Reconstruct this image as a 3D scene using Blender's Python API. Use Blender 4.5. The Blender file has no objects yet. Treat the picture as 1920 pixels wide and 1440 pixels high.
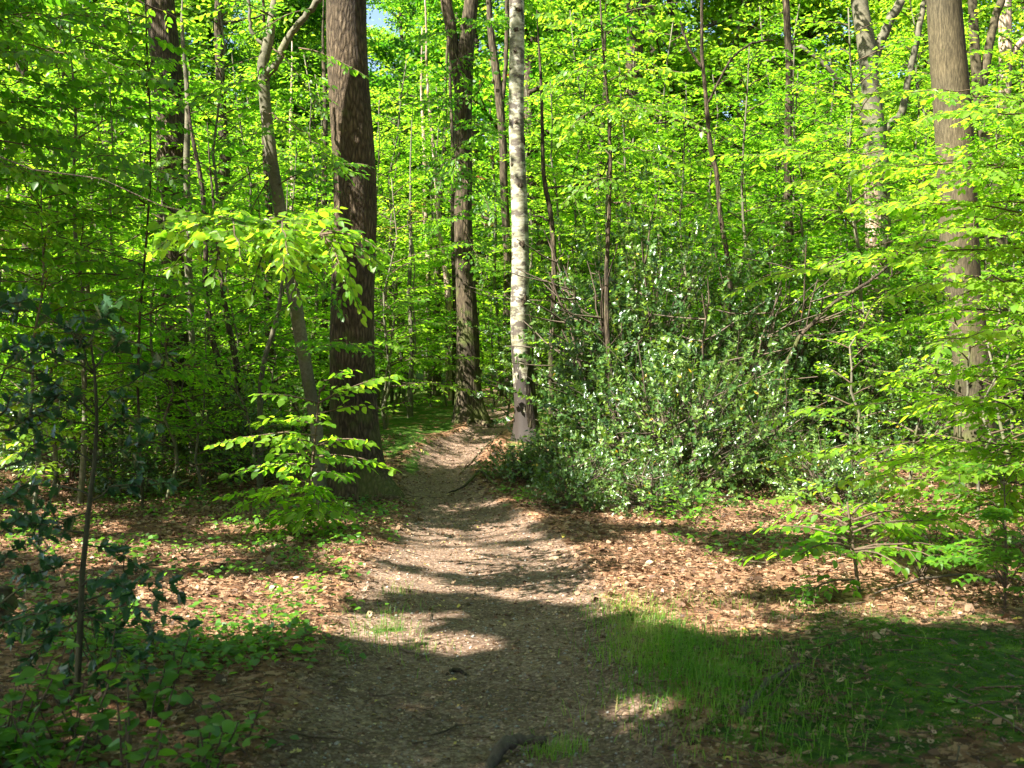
import bpy, math
import numpy as np
from mathutils import Vector

# ------------------------------------------------------------------ basics
rng = np.random.default_rng(11)
F, HC, HY = 2059.0, 1.5, 700.0            # focal length (px of the 1920 frame), eye height, horizon row
SC = bpy.context.scene
COL = SC.collection
SUN_EL, SUN_AZ = math.radians(47), math.radians(35)   # light travels towards +x and a little away from the camera
LD = np.array([math.cos(SUN_EL) * math.cos(SUN_AZ), math.cos(SUN_EL) * math.sin(SUN_AZ), -math.sin(SUN_EL)])


def P(px, py, Y):
    return np.array([(px - 960) / F * Y, Y, HC - (py - HY) / F * Y])


def nrm(v):
    v = np.asarray(v, float)
    return v / np.maximum(np.linalg.norm(v, axis=-1, keepdims=True), 1e-9)


def hash2(i, j, s):
    n = (i.astype(np.int64) * 374761393 + j.astype(np.int64) * 668265263 + s * 1442695041) & 0x7fffffff
    n = ((n ^ (n >> 13)) * 1274126177) & 0x7fffffff
    return ((n ^ (n >> 16)) & 0xffff) / 65535.0


def vnoise(x, y, s=0):
    xi, yi = np.floor(x), np.floor(y)
    fx, fy = x - xi, y - yi
    fx, fy = fx * fx * (3 - 2 * fx), fy * fy * (3 - 2 * fy)
    a, b = hash2(xi, yi, s), hash2(xi + 1, yi, s)
    c, d = hash2(xi, yi + 1, s), hash2(xi + 1, yi + 1, s)
    return (a * (1 - fx) + b * fx) * (1 - fy) + (c * (1 - fx) + d * fx) * fy


def fbm(x, y, s=0, o=3):
    r, a, t = 0, 1.0, 0
    for k in range(o):
        r = r + a * vnoise(x * 2 ** k, y * 2 ** k, s + k * 17)
        t += a
        a *= .5
    return r / t


# ------------------------------------------------------------------ the lie of the land
def path_c(y):
    return np.interp(y, [0, 4, 8, 10, 12, 13.5, 15, 16.5, 18, 20, 23, 26, 35, 60],
                     [-.05, -.12, -.25, -.3, -.55, -.85, -1.05, -.8, -.38, -.3, -.42, -.55, -.3, 2])


def path_h(y):
    return np.interp(y, [0, 4, 8, 10, 12, 15, 18, 26, 60], [.7, .72, .76, .68, .48, .42, .3, .3, .4])


def moss_field(x, y):
    f = np.zeros(np.shape(x))
    for cx, cy, rx, ry, a in ((2.2, 5.3, 1.15, 1.15, 1.1), (1.3, 4.7, .5, .8, .9), (2.3, 6.5, .9, .35, .6), (-1.75, 16.4, .55, 1.0, 1.1),
                              (-1.4, 15.2, .25, .7, .7), (3.6, 5.2, 1., 1., .9), (.85, 5.9, .3, .7, .7), (-2.3, 18.3, .8, .8, .6), (-.72, 6.5, .25, .4, .45)):
        f = np.maximum(f, a * np.exp(-(((x - cx) / rx) ** 2 + ((y - cy) / ry) ** 2)))
    return f


def ground_z(x, y):
    x, y = np.asarray(x, float), np.asarray(y, float)
    ramp = np.interp(y, [0, 12.5, 14, 15.5, 17, 18.5, 22, 26, 40, 80], [0, 0, .06, .22, .46, .64, .82, .93, 1.05, 1.25])
    flat = np.interp(y, [0, 14, 20, 40, 80], [0, .03, .25, .95, 1.25])
    w = np.clip((x + 4.2) / 1.9, 0, 1)
    z = flat + (ramp - flat) * w * w * (3 - 2 * w)
    z = z + .2 * np.exp(-((x + 1.75) ** 2 / .35 + (y - 16.6) ** 2 / 1.6))
    z = z + .1 * np.exp(-((x - 2.3) ** 2 / 1.6 + (y - 5.2) ** 2 / 1.8))
    d = np.abs(x - path_c(y)) / path_h(y)
    z = z - .06 * np.exp(-d ** 2) * (y > -1) + .05 * np.exp(-((d - 1.35) / .35) ** 2)
    z = z + .08 * (fbm(x * .7, y * .7, 3) - .5) + .03 * (fbm(x * 3, y * 3, 5) - .5) + .022 * (fbm(x * 7.5, y * 7.5, 15, 2) - .5) * (np.abs(x) < 6)
    z = z + .09 * moss_field(x, y) * (fbm(x * 4.5, y * 4.5, 31, 3) - .5) * (y < 9)
    far = np.clip((np.hypot(x, y) - 60) / 80, 0, 1)
    return z + far * 1.5


# ------------------------------------------------------------------ how much sun reaches the forest floor
def lit_fraction(x, y):
    """share of sunlit ground wanted at a floor point (decides where the crowns upwind of the sun have their gaps)"""
    f = np.full(np.shape(x), .45)

    def put(x0, x1, y0, y1, v):
        f[(x > x0) & (x < x1) & (y > y0) & (y < y1)] = v
    put(-99, 99, -99, 6.2, .0)
    put(-99, -3.4, 6, 14, .5)
    put(-3.4, -1.0, 6.2, 11.2, .56)
    put(-1.0, 1.1, 6.5, 11.2, .47)
    put(-3.4, 1.1, 11.2, 14.5, .2)
    put(1.1, 5, 6.9, 9.2, .6)
    put(1.1, 4.2, 9.2, 12, .48)
    put(1.0, 11, 12, 20, .85)
    put(4.2, 11, 8, 12, .7)
    put(-99, -3, 14, 30, .5)
    put(-3, 1, 14.5, 30, .7)
    return f


def lit(x, y):
    n = fbm(x * 1.5, y * 1.5, 41, 2)
    rank = np.clip((n - .5) / .62 + .5, 0, 1)
    l = rank > 1 - lit_fraction(x, y)
    for ex, ey, r1, r2 in ((.6, 4.86, .22, .27), (-.36, 6.25, .32, .3), (.75, 6.9, .3, .25), (-.9, 8.2, .4, .25), (-.2, 9.6, .45, .25), (.35, 7.7, .3, .25), (1.0, 7.9, .3, .35), (.45, 7.85, .7, .25), (.1, 8.75, .95, .33), (-.3, 10.3, .5, .3), (-.4, 9.0, .45, .4), (.3, 9.6, .3, .3), (-1.8, 7.5, .9, .6), (-1.2, 9.1, .5, .5), (-2.6, 9.0, .6, .6)):
        l |= ((x - ex) / r1) ** 2 + ((y - ey) / r2) ** 2 < 1
    return l


# ------------------------------------------------------------------ mesh collecting
def T_leaf(w=.3, fold=.08, droop=.1):
    v = np.array([[0, 0, 0], [.25, w * .72, fold * .7], [.6, w, fold], [1, 0, -droop], [.6, -w, fold], [.25, -w * .72, fold * .7], [.5, 0, 0]], float)
    t = np.array([[0, 6, 1], [1, 6, 2], [2, 6, 3], [3, 6, 4], [4, 6, 5], [5, 6, 0]])
    return v, t


def T_simple(w=.3, fold=.1):
    return np.array([[0, 0, 0], [.5, w, fold], [1, 0, -.06], [.5, -w, fold]], float), np.array([[0, 2, 1], [0, 3, 2]])


def T_spiny(w=.3):
    out = [(0, 0)]
    for x, k in ((.14, .55), (.22, .95), (.33, .62), (.44, 1.05), (.56, .6), (.68, .9), (.8, .42)):
        out.append((x, w * k))
    out.append((1.05, 0))
    up = [(x, y) for x, y in out]
    dn = [(x, -y) for x, y in out[1:-1]][::-1]
    ring = up + dn
    v = [(x, y, .10 * (1 if abs(y) > w * .8 else .3) * (abs(y) > 0)) for x, y in ring] + [(.5, 0, -.04)]
    n = len(ring)
    return np.array(v, float), np.array([[i, n, (i + 1) % n] for i in range(n)])[:, ::-1]


def T_lobed(w=.33, curl=.16):
    pts = [(0, 0), (.12, .04), (.2, .5), (.33, .28), (.45, .85), (.58, .45), (.7, .95), (.82, .42), (.92, .5), (1, 0)]
    ring = [(x, w * y) for x, y in pts] + [(x, -w * y) for x, y in pts[1:-1]][::-1]
    v = [(x, y, curl * ((y / w) ** 2 + .7 * (x - .5) ** 2 * 2)) for x, y in ring] + [(.35, 0, 0), (.7, 0, .02)]
    n = len(ring)
    tr = []
    for i in range(n):
        j = (i + 1) % n
        m = n if (ring[i][0] + ring[j][0]) / 2 < .52 else n + 1
        tr.append((j, i, m))
    return np.array(v, float), np.array(tr)


def T_oval(w, fold, droop, k=6):
    xs = np.linspace(0, 1, k + 1)[1:-1]
    prof = lambda x: w * (math.sin(math.pi * x ** .82) ** .8) * (1 - .12 * x)
    up = [(x, prof(x)) for x in xs]
    ring = [(0, 0)] + up + [(1, 0)] + [(x, -y) for x, y in up[::-1]]
    v = [(x, y, fold * abs(y) / w - droop * x * x + .025 * math.sin(9 * x) * abs(y) / w) for x, y in ring]
    mid = [(x, 0, -droop * x * x) for x in xs]
    n, m = len(ring), len(xs)
    tr = []
    for side in (0, 1):
        r = (lambda q: 1 + q) if side == 0 else (lambda q: n - 1 - q)
        f = (lambda a_, b_, c_: tr.append((a_, b_, c_))) if side == 0 else (lambda a_, b_, c_: tr.append((a_, c_, b_)))
        f(0, n, r(0))
        f(k, r(m - 1), n + m - 1)
        for q in range(m - 1):
            f(n + q, n + q + 1, r(q))
            f(n + q + 1, r(q + 1), r(q))
    return np.array(v + mid, float), np.array(tr)


LEAF, LEAF_S, SPINY, LOBED, ROUND = T_oval(.31, .09, .12, 5), T_simple(), T_spiny(), T_lobed(), T_oval(.38, .07, .14, 6)
ROUND_S = T_leaf(.38, .06, .12)
LEAF_L = T_leaf(.27, .1, .2)


class Acc:
    """collects leaves and tubes, then makes ONE mesh of them"""
    def __init__(s):
        s.v, s.t, s.q, s.tm, s.qm, s.tint, s.n = [], [], [], [], [], [], 0

    def raw(s, v, tris=None, quads=None, mat=0, tint=None):
        v = np.asarray(v, float)
        s.v.append(v)
        if tris is not None and len(tris):
            s.t.append(np.asarray(tris) + s.n)
            s.tm.append(np.full(len(tris), mat))
        if quads is not None and len(quads):
            s.q.append(np.asarray(quads) + s.n)
            s.qm.append(np.full(len(quads), mat))
        s.tint.append(np.full(len(v), .5) if tint is None else tint)
        s.n += len(v)

    def leaves(s, pos, T, N, size, tint, tmpl=LEAF, mat=0, wj=0.0):
        pos, T, N = np.asarray(pos, float), nrm(T), np.asarray(N, float)
        if not len(pos):
            return
        B = nrm(np.cross(N, T))
        N = np.cross(T, B)
        tv, tt = tmpl
        k = len(tv)
        size = np.broadcast_to(np.asarray(size, float), (len(pos),))
        wv = 1 + wj * rng.normal(size=len(pos))
        V = (pos[:, None, :] + size[:, None, None] * (tv[None, :, 0, None] * T[:, None, :]
             + tv[None, :, 1, None] * B[:, None, :] * wv[:, None, None] + tv[None, :, 2, None] * N[:, None, :] * (1 + wj * 2 * rng.normal(size=len(pos)))[:, None, None]))
        tr = (tt[None] + (np.arange(len(pos)) * k)[:, None, None]).reshape(-1, 3)
        s.raw(V.reshape(-1, 3), tris=tr, mat=mat, tint=np.repeat(np.broadcast_to(tint, (len(pos),)), k))

    def tube(s, pts, rad, sides=6, mat=1, lobes=None, cap=True, rough=0.0, seed=0):
        pts, rad = np.asarray(pts, float), np.asarray(rad, float)
        n = len(pts)
        tg = nrm(np.gradient(pts, axis=0))
        ref = np.array([1., 0, 0]) if abs(tg[:, 2]).mean() > .6 else np.array([0, 0, 1.])
        U = nrm(np.cross(tg, ref))
        W = np.cross(tg, U)
        a = np.linspace(0, 2 * math.pi, sides, endpoint=False)
        R = rad[:, None] * np.ones((1, sides))
        if lobes is not None:
            R = R * lobes(a, np.arange(n))
        if rough:
            aa = np.broadcast_to(a[None], R.shape)
            zz = np.broadcast_to(np.cumsum(np.r_[0, np.linalg.norm(np.diff(pts, axis=0), axis=1)])[:, None], R.shape)
            R = R * (1 + rough * 2 * (fbm(np.cos(aa) * 2.2 + 9, np.sin(aa) * 2.2 + zz * 1.3, seed, 3) - .5))
        V = pts[:, None] + R[:, :, None] * (np.cos(a)[None, :, None] * U[:, None] + np.sin(a)[None, :, None] * W[:, None])
        i, j = np.meshgrid(np.arange(n - 1), np.arange(sides), indexing='ij')
        b = (j + 1) % sides
        q = np.stack([i * sides + j, i * sides + b, (i + 1) * sides + b, (i + 1) * sides + j], -1).reshape(-1, 4)
        V = V.reshape(-1, 3)
        tr = None
        if cap:
            V = np.r_[V, pts[-1:] + tg[-1:] * rad[-1] * .4, pts[:1] - tg[:1] * rad[0] * .2]
            e, o = (n - 1) * sides, n * sides
            tr = np.array([[e + c, e + (c + 1) % sides, o] for c in range(sides)] + [[(c + 1) % sides, c, o + 1] for c in range(sides)])
        s.raw(V, tris=tr, quads=q, mat=mat)

    def mesh(s, name, mats, smooth=False, origin=(0, 0, 0)):
        me = bpy.data.meshes.new(name)
        V = (np.concatenate(s.v) - np.asarray(origin)).astype(np.float32) if s.v else np.zeros((0, 3), np.float32)
        t = np.concatenate(s.t) if s.t else np.zeros((0, 3), int)
        q = np.concatenate(s.q) if s.q else np.zeros((0, 4), int)
        me.vertices.add(len(V))
        me.vertices.foreach_set('co', V.ravel())
        me.loops.add(t.size + q.size)
        me.loops.foreach_set('vertex_index', np.r_[t.ravel(), q.ravel()].astype(np.int32))
        me.polygons.add(len(t) + len(q))
        me.polygons.foreach_set('loop_start', np.r_[np.arange(len(t)) * 3, t.size + np.arange(len(q)) * 4].astype(np.int32))
        mi = np.concatenate(s.tm + s.qm) if (s.tm or s.qm) else np.zeros(0)
        me.polygons.foreach_set('material_index', mi.astype(np.int32))
        if smooth is not False:
            me.polygons.foreach_set('use_smooth', (mi == 1) if smooth == 'tubes' else np.ones(len(mi), bool))
        at = me.attributes.new('tint', 'FLOAT', 'POINT')
        at.data.foreach_set('value', np.concatenate(s.tint).astype(np.float32) if s.tint else np.zeros(0, np.float32))
        for m in mats:
            me.materials.append(m)
        me.update(calc_edges=True)
        me.validate()
        return me


def tag(o, label=None, cat=None, group=None, kind=None):
    if label:
        o['label'] = label
    if cat:
        o['category'] = cat
    if group:
        o['group'] = group
    if kind:
        o['kind'] = kind
    return o


def link(name, data, parent=None, loc=(0, 0, 0)):
    o = bpy.data.objects.new(name, data)
    COL.objects.link(o)
    o.location = loc
    o.parent = parent
    return o


def thing(name, label, cat, loc, group=None):
    o = link(name, None, None, [float(c) for c in loc])
    o.empty_display_size = .2
    return tag(o, label, cat, group)


# ------------------------------------------------------------------ materials
def new_mat(name):
    m = bpy.data.materials.new(name)
    m.use_nodes = True
    nt = m.node_tree
    nt.nodes.clear()
    out = nt.nodes.new('ShaderNodeOutputMaterial')

    def nd(kind, **kw):
        n = nt.nodes.new(kind)
        for k, v in kw.items():
            if k.startswith('_'):
                setattr(n, k[1:], v)
            else:
                n.inputs[k.replace('_', ' ')].default_value = v
        return n

    def lk(a, b):
        nt.links.new(a, b)
    return m, nt, out, nd, lk


def ramp(nd, stops, interp='LINEAR'):
    r = nd('ShaderNodeValToRGB')
    e = r.color_ramp.elements
    r.color_ramp.interpolation = interp
    while len(e) < len(stops):
        e.new(.5)
    for k, (p, c) in enumerate(stops):
        e[k].position = p
        e[k].color = (*c, 1) if len(c) == 3 else c
    return r


def leaf_mat(name, front, through, rough=.42, mixf=.5, spec=.5, vary=0.):
    m, nt, out, nd, lk = new_mat(name)
    at = nd('ShaderNodeAttribute', _attribute_name='tint')
    r1 = ramp(nd, front)
    r2 = ramp(nd, through)
    oi = nd('ShaderNodeObjectInfo')
    sh = nd('ShaderNodeMath', _operation='MULTIPLY_ADD')
    lk(oi.outputs['Random'], sh.inputs[0])
    sh.inputs[1].default_value = vary
    sh.inputs[2].default_value = -vary / 2
    tn = nd('ShaderNodeMath', _operation='ADD')
    lk(at.outputs['Fac'], tn.inputs[0])
    lk(sh.outputs[0], tn.inputs[1])
    lk(tn.outputs[0], r1.inputs[0])
    lk(tn.outputs[0], r2.inputs[0])
    b = nd('ShaderNodeBsdfPrincipled', Roughness=rough)
    b.inputs['Specular IOR Level'].default_value = spec
    lk(r1.outputs[0], b.inputs['Base Color'])
    t = nd('ShaderNodeBsdfTranslucent')
    lk(r2.outputs[0], t.inputs['Color'])
    mx = nd('ShaderNodeMixShader', Fac=mixf)
    lk(b.outputs[0], mx.inputs[1])
    lk(t.outputs[0], mx.inputs[2])
    lk(mx.outputs[0], out.inputs[0])
    return m


M = {}
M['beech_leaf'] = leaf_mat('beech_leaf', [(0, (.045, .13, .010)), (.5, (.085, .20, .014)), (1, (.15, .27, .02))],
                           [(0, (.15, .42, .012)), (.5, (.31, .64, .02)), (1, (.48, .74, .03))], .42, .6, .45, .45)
M['canopy_leaf'] = leaf_mat('canopy_leaf', [(0, (.03, .09, .010)), (.5, (.085, .19, .016)), (1, (.19, .29, .03))],
                            [(0, (.08, .30, .010)), (.5, (.31, .62, .022)), (1, (.55, .75, .04))], .48, .6, .45, .7)
M['holly_leaf'] = leaf_mat('holly_leaf', [(0, (.02, .055, .012)), (.45, (.055, .125, .024)), (.93, (.19, .28, .06)), (1, (.46, .29, .02))],
                           [(0, (.06, .16, .014)), (1, (.30, .46, .03))], .33, .3, .75, .3)
M['holly_near'] = leaf_mat('holly_near', [(0, (.018, .062, .02)), (.6, (.036, .105, .03)), (1, (.08, .18, .04))], [(0, (.03, .10, .03)), (1, (.10, .24, .05))], .3, .24, .6)
M['herb_leaf'] = leaf_mat('herb_leaf', [(0, (.03, .10, .012)), (.5, (.055, .16, .016)), (1, (.11, .24, .02))],
                          [(0, (.12, .34, .015)), (1, (.30, .56, .03))], .38, .45)
M['bronze_leaf'] = leaf_mat('bronze_leaf', [(0, (.10, .05, .015)), (.5, (.16, .13, .02)), (1, (.26, .22, .05))],
                            [(0, (.30, .10, .02)), (.5, (.42, .34, .04)), (1, (.55, .50, .08))], .45, .45)
M['copper_leaf'] = leaf_mat('copper_leaf', [(0, (.05, .018, .012)), (1, (.16, .04, .02))], [(0, (.22, .04, .02)), (1, (.48, .12, .03))], .45, .45)
M['dry_leaf'] = leaf_mat('dry_leaf', [(0, (.045, .023, .013)), (.3, (.125, .067, .037)), (.62, (.25, .15, .083)), (.93, (.44, .32, .205)), (1, (.45, .38, .06))],
                         [(0, (.08, .035, .015)), (1, (.36, .21, .11))], .6, .18, .3)
M['grass'] = leaf_mat('grass', [(0, (.045, .13, .012)), (.8, (.12, .25, .025)), (.97, (.30, .25, .10))], [(0, (.14, .36, .014)), (1, (.34, .58, .04))], .45, .45, .3)
M['moss_tuft'] = leaf_mat('moss_tuft', [(0, (.022, .070, .006)), (1, (.075, .15, .010))], [(0, (.08, .22, .01)), (1, (.2, .40, .02))], .7, .35, .15)


def bark_mat(name, stops, sx=9, sz=1.3, bump=.7, dist=.03, moss=.0, ridge=True):
    m, nt, out, nd, lk = new_mat(name)
    tc = nd('ShaderNodeTexCoord')
    nz = nd('ShaderNodeTexNoise', Scale=2.2, Detail=4.)
    lk(tc.outputs['Object'], nz.inputs['Vector'])
    ad = nd('ShaderNodeMixRGB', _blend_type='LINEAR_LIGHT', Fac=.035)
    lk(tc.outputs['Object'], ad.inputs[1])
    lk(nz.outputs['Color'], ad.inputs[2])
    mp = nd('ShaderNodeMapping')
    mp.inputs['Scale'].default_value = (sx, sx, sz)
    lk(ad.outputs[0], mp.inputs['Vector'])
    if ridge:
        vo = nd('ShaderNodeTexVoronoi', _feature='DISTANCE_TO_EDGE', Scale=1.6)
        lk(mp.outputs[0], vo.inputs['Vector'])
        h = vo.outputs['Distance']
    fine = nd('ShaderNodeTexNoise', Scale=3.2, Detail=8., Roughness=.68)
    lk(mp.outputs[0], fine.inputs['Vector'])
    if ridge:
        mul = nd('ShaderNodeMath', _operation='MULTIPLY_ADD')
        lk(h, mul.inputs[0])
        mul.inputs[1].default_value = 1.3
        lk(fine.outputs['Fac'], mul.inputs[2])
        sub = nd('ShaderNodeMath', _operation='SUBTRACT')
        lk(mul.outputs[0], sub.inputs[0])
        sub.inputs[1].default_value = .22
        hh = sub.outputs[0]
    else:
        hh = fine.outputs['Fac']
    cr = ramp(nd, stops)
    lk(hh, cr.inputs[0])
    big = nd('ShaderNodeTexNoise', Scale=1.1, Detail=3.)
    lk(tc.outputs['Object'], big.inputs['Vector'])
    br = ramp(nd, [(.32, (.45, .46, .44)), (.5, (.95, .95, .92)), (.72, (1.35, 1.28, 1.15))])
    lk(big.outputs['Fac'], br.inputs[0])
    mm = nd('ShaderNodeMixRGB', _blend_type='MULTIPLY', Fac=.8)
    lk(cr.outputs[0], mm.inputs[1])
    lk(br.outputs[0], mm.inputs[2])
    col = mm.outputs[0]
    if moss:
        n2 = nd('ShaderNodeTexNoise', Scale=3.5, Detail=6.)
        lk(tc.outputs['Object'], n2.inputs['Vector'])
        sp = nd('ShaderNodeSeparateXYZ')
        lk(tc.outputs['Object'], sp.inputs[0])
        f1 = nd('ShaderNodeMapRange')
        f1.inputs['From Min'].default_value, f1.inputs['From Max'].default_value = 0, 3.2
        f1.inputs['To Min'].default_value, f1.inputs['To Max'].default_value = .12, -.08
        lk(sp.outputs['Z'], f1.inputs['Value'])
        sm = nd('ShaderNodeMath', _operation='ADD')
        lk(n2.outputs['Fac'], sm.inputs[0])
        lk(f1.outputs[0], sm.inputs[1])
        mr = ramp(nd, [(.56, (0, 0, 0)), (.68, (moss,) * 3)])
        lk(sm.outputs[0], mr.inputs[0])
        mg = nd('ShaderNodeMixRGB')
        lk(mr.outputs[0], mg.inputs[0])
        lk(col, mg.inputs[1])
        mg.inputs[2].default_value = (.085, .11, .022, 1)
        col = mg.outputs[0]
    b = nd('ShaderNodeBsdfPrincipled', Roughness=.85)
    b.inputs['Specular IOR Level'].default_value = .2
    lk(col, b.inputs['Base Color'])
    bp = nd('ShaderNodeBump', Strength=bump, Distance=dist)
    lk(hh, bp.inputs['Height'])
    lk(bp.outputs[0], b.inputs['Normal'])
    lk(b.outputs[0], out.inputs[0])
    return m


M['oak_bark'] = bark_mat('oak_bark', [(.12, (.016, .011, .007)), (.4, (.058, .042, .025)), (.75, (.12, .088, .056)), (1, (.20, .155, .105))], 15, 3.6, 1., .03, .5)
M['dark_bark'] = bark_mat('dark_bark', [(.15, (.016, .012, .008)), (.5, (.065, .048, .031)), (1, (.18, .14, .095))], 15, 2.4, .9, .03, .5)
M['brown_bark'] = bark_mat('brown_bark', [(.2, (.022, .016, .010)), (.5, (.066, .05, .031)), (.9, (.15, .118, .077))], 14, 2.2, .7, .015, .6)
M['beech_bark'] = bark_mat('beech_bark', [(.3, (.02, .017, .009)), (.5, (.064, .053, .030)), (.72, (.15, .125, .075))], 22, 2.4, .6, .012, .5, False)
M['grey_bark'] = bark_mat('grey_bark', [(.3, (.07, .066, .042)), (.55, (.135, .125, .085)), (.8, (.21, .195, .14))], 8, 9, .3, .006, .5, False)
M['pale_bark'] = bark_mat('pale_bark', [(.25, (.17, .11, .075)), (.55, (.40, .30, .23)), (.85, (.55, .45, .37))], 12, 2.2, .7, .015, .3)
M['twig_bark'] = bark_mat('twig_bark', [(.3, (.05, .035, .022)), (.7, (.14, .10, .065))], 20, 12, .2, .002, 0, False)
M['root_bark'] = bark_mat('root_bark', [(.3, (.05, .038, .028)), (.7, (.15, .115, .085))], 14, 8, .6, .01, .0, False)


def birch_mat():
    m, nt, out, nd, lk = new_mat('birch_bark')
    tc = nd('ShaderNodeTexCoord')
    sp = nd('ShaderNodeSeparateXYZ')
    lk(tc.outputs['Object'], sp.inputs[0])

    def noise(sc, det, ro=.55, s=1.):
        mp = nd('ShaderNodeMapping')
        mp.inputs['Scale'].default_value = sc
        lk(tc.outputs['Object'], mp.inputs['Vector'])
        n = nd('ShaderNodeTexNoise', Scale=s, Detail=det, Roughness=ro)
        lk(mp.outputs[0], n.inputs['Vector'])
        return n.outputs['Fac']
    base = ramp(nd, [(.3, (.12, .12, .06)), (.48, (.29, .28, .19)), (.68, (.52, .50, .42))])
    lk(noise((5, 5, 7), 5.), base.inputs[0])
    lines = ramp(nd, [(.36, (.22, .18, .13)), (.44, (.62, .56, .44)), (.52, (1, 1, 1))])
    lk(noise((7, 7, 26), 6., .7), lines.inputs[0])
    m1 = nd('ShaderNodeMixRGB', _blend_type='MULTIPLY', Fac=.75)
    lk(base.outputs[0], m1.inputs[1])
    lk(lines.outputs[0], m1.inputs[2])
    pat = ramp(nd, [(.48, (0, 0, 0)), (.57, (.94, .94, .94))])
    lk(noise((5, 5, 9), 5., .65), pat.inputs[0])
    m2 = nd('ShaderNodeMixRGB')
    lk(pat.outputs[0], m2.inputs[0])
    lk(m1.outputs[0], m2.inputs[1])
    m2.inputs[2].default_value = (.055, .04, .028, 1)
    # corky dark plates towards the foot
    f1 = nd('ShaderNodeMapRange')
    f1.inputs['From Min'].default_value, f1.inputs['From Max'].default_value = .1, 1.9
    f1.inputs['To Min'].default_value, f1.inputs['To Max'].default_value = .24, -.13
    lk(sp.outputs['Z'], f1.inputs['Value'])
    ad = nd('ShaderNodeMath', _operation='ADD')
    lk(noise((6, 6, 2.4), 5., .6), ad.inputs[0])
    lk(f1.outputs[0], ad.inputs[1])
    ft = ramp(nd, [(.52, (0, 0, 0)), (.57, (1, 1, 1))])
    lk(ad.outputs[0], ft.inputs[0])
    m3 = nd('ShaderNodeMixRGB')
    lk(ft.outputs[0], m3.inputs[0])
    lk(m2.outputs[0], m3.inputs[1])
    m3.inputs[2].default_value = (.026, .018, .013, 1)
    b = nd('ShaderNodeBsdfPrincipled', Roughness=.7)
    lk(m3.outputs[0], b.inputs['Base Color'])
    bp = nd('ShaderNodeBump', Strength=.5, Distance=.012)
    lk(m3.outputs[0], bp.inputs['Height'])
    lk(bp.outputs[0], b.inputs['Normal'])
    lk(b.outputs[0], out.inputs[0])
    return m


M['birch_bark'] = birch_mat()
M['stone'] = bark_mat('stone', [(.3, (.16, .14, .12)), (.6, (.36, .34, .31)), (.8, (.6, .58, .55))], 25, 25, .2, .002, 0, False)
M['green_bark'] = bark_mat('green_bark', [(.3, (.03, .032, .016)), (.7, (.085, .085, .045))], 12, 10, .3, .004, 0, False)


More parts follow.
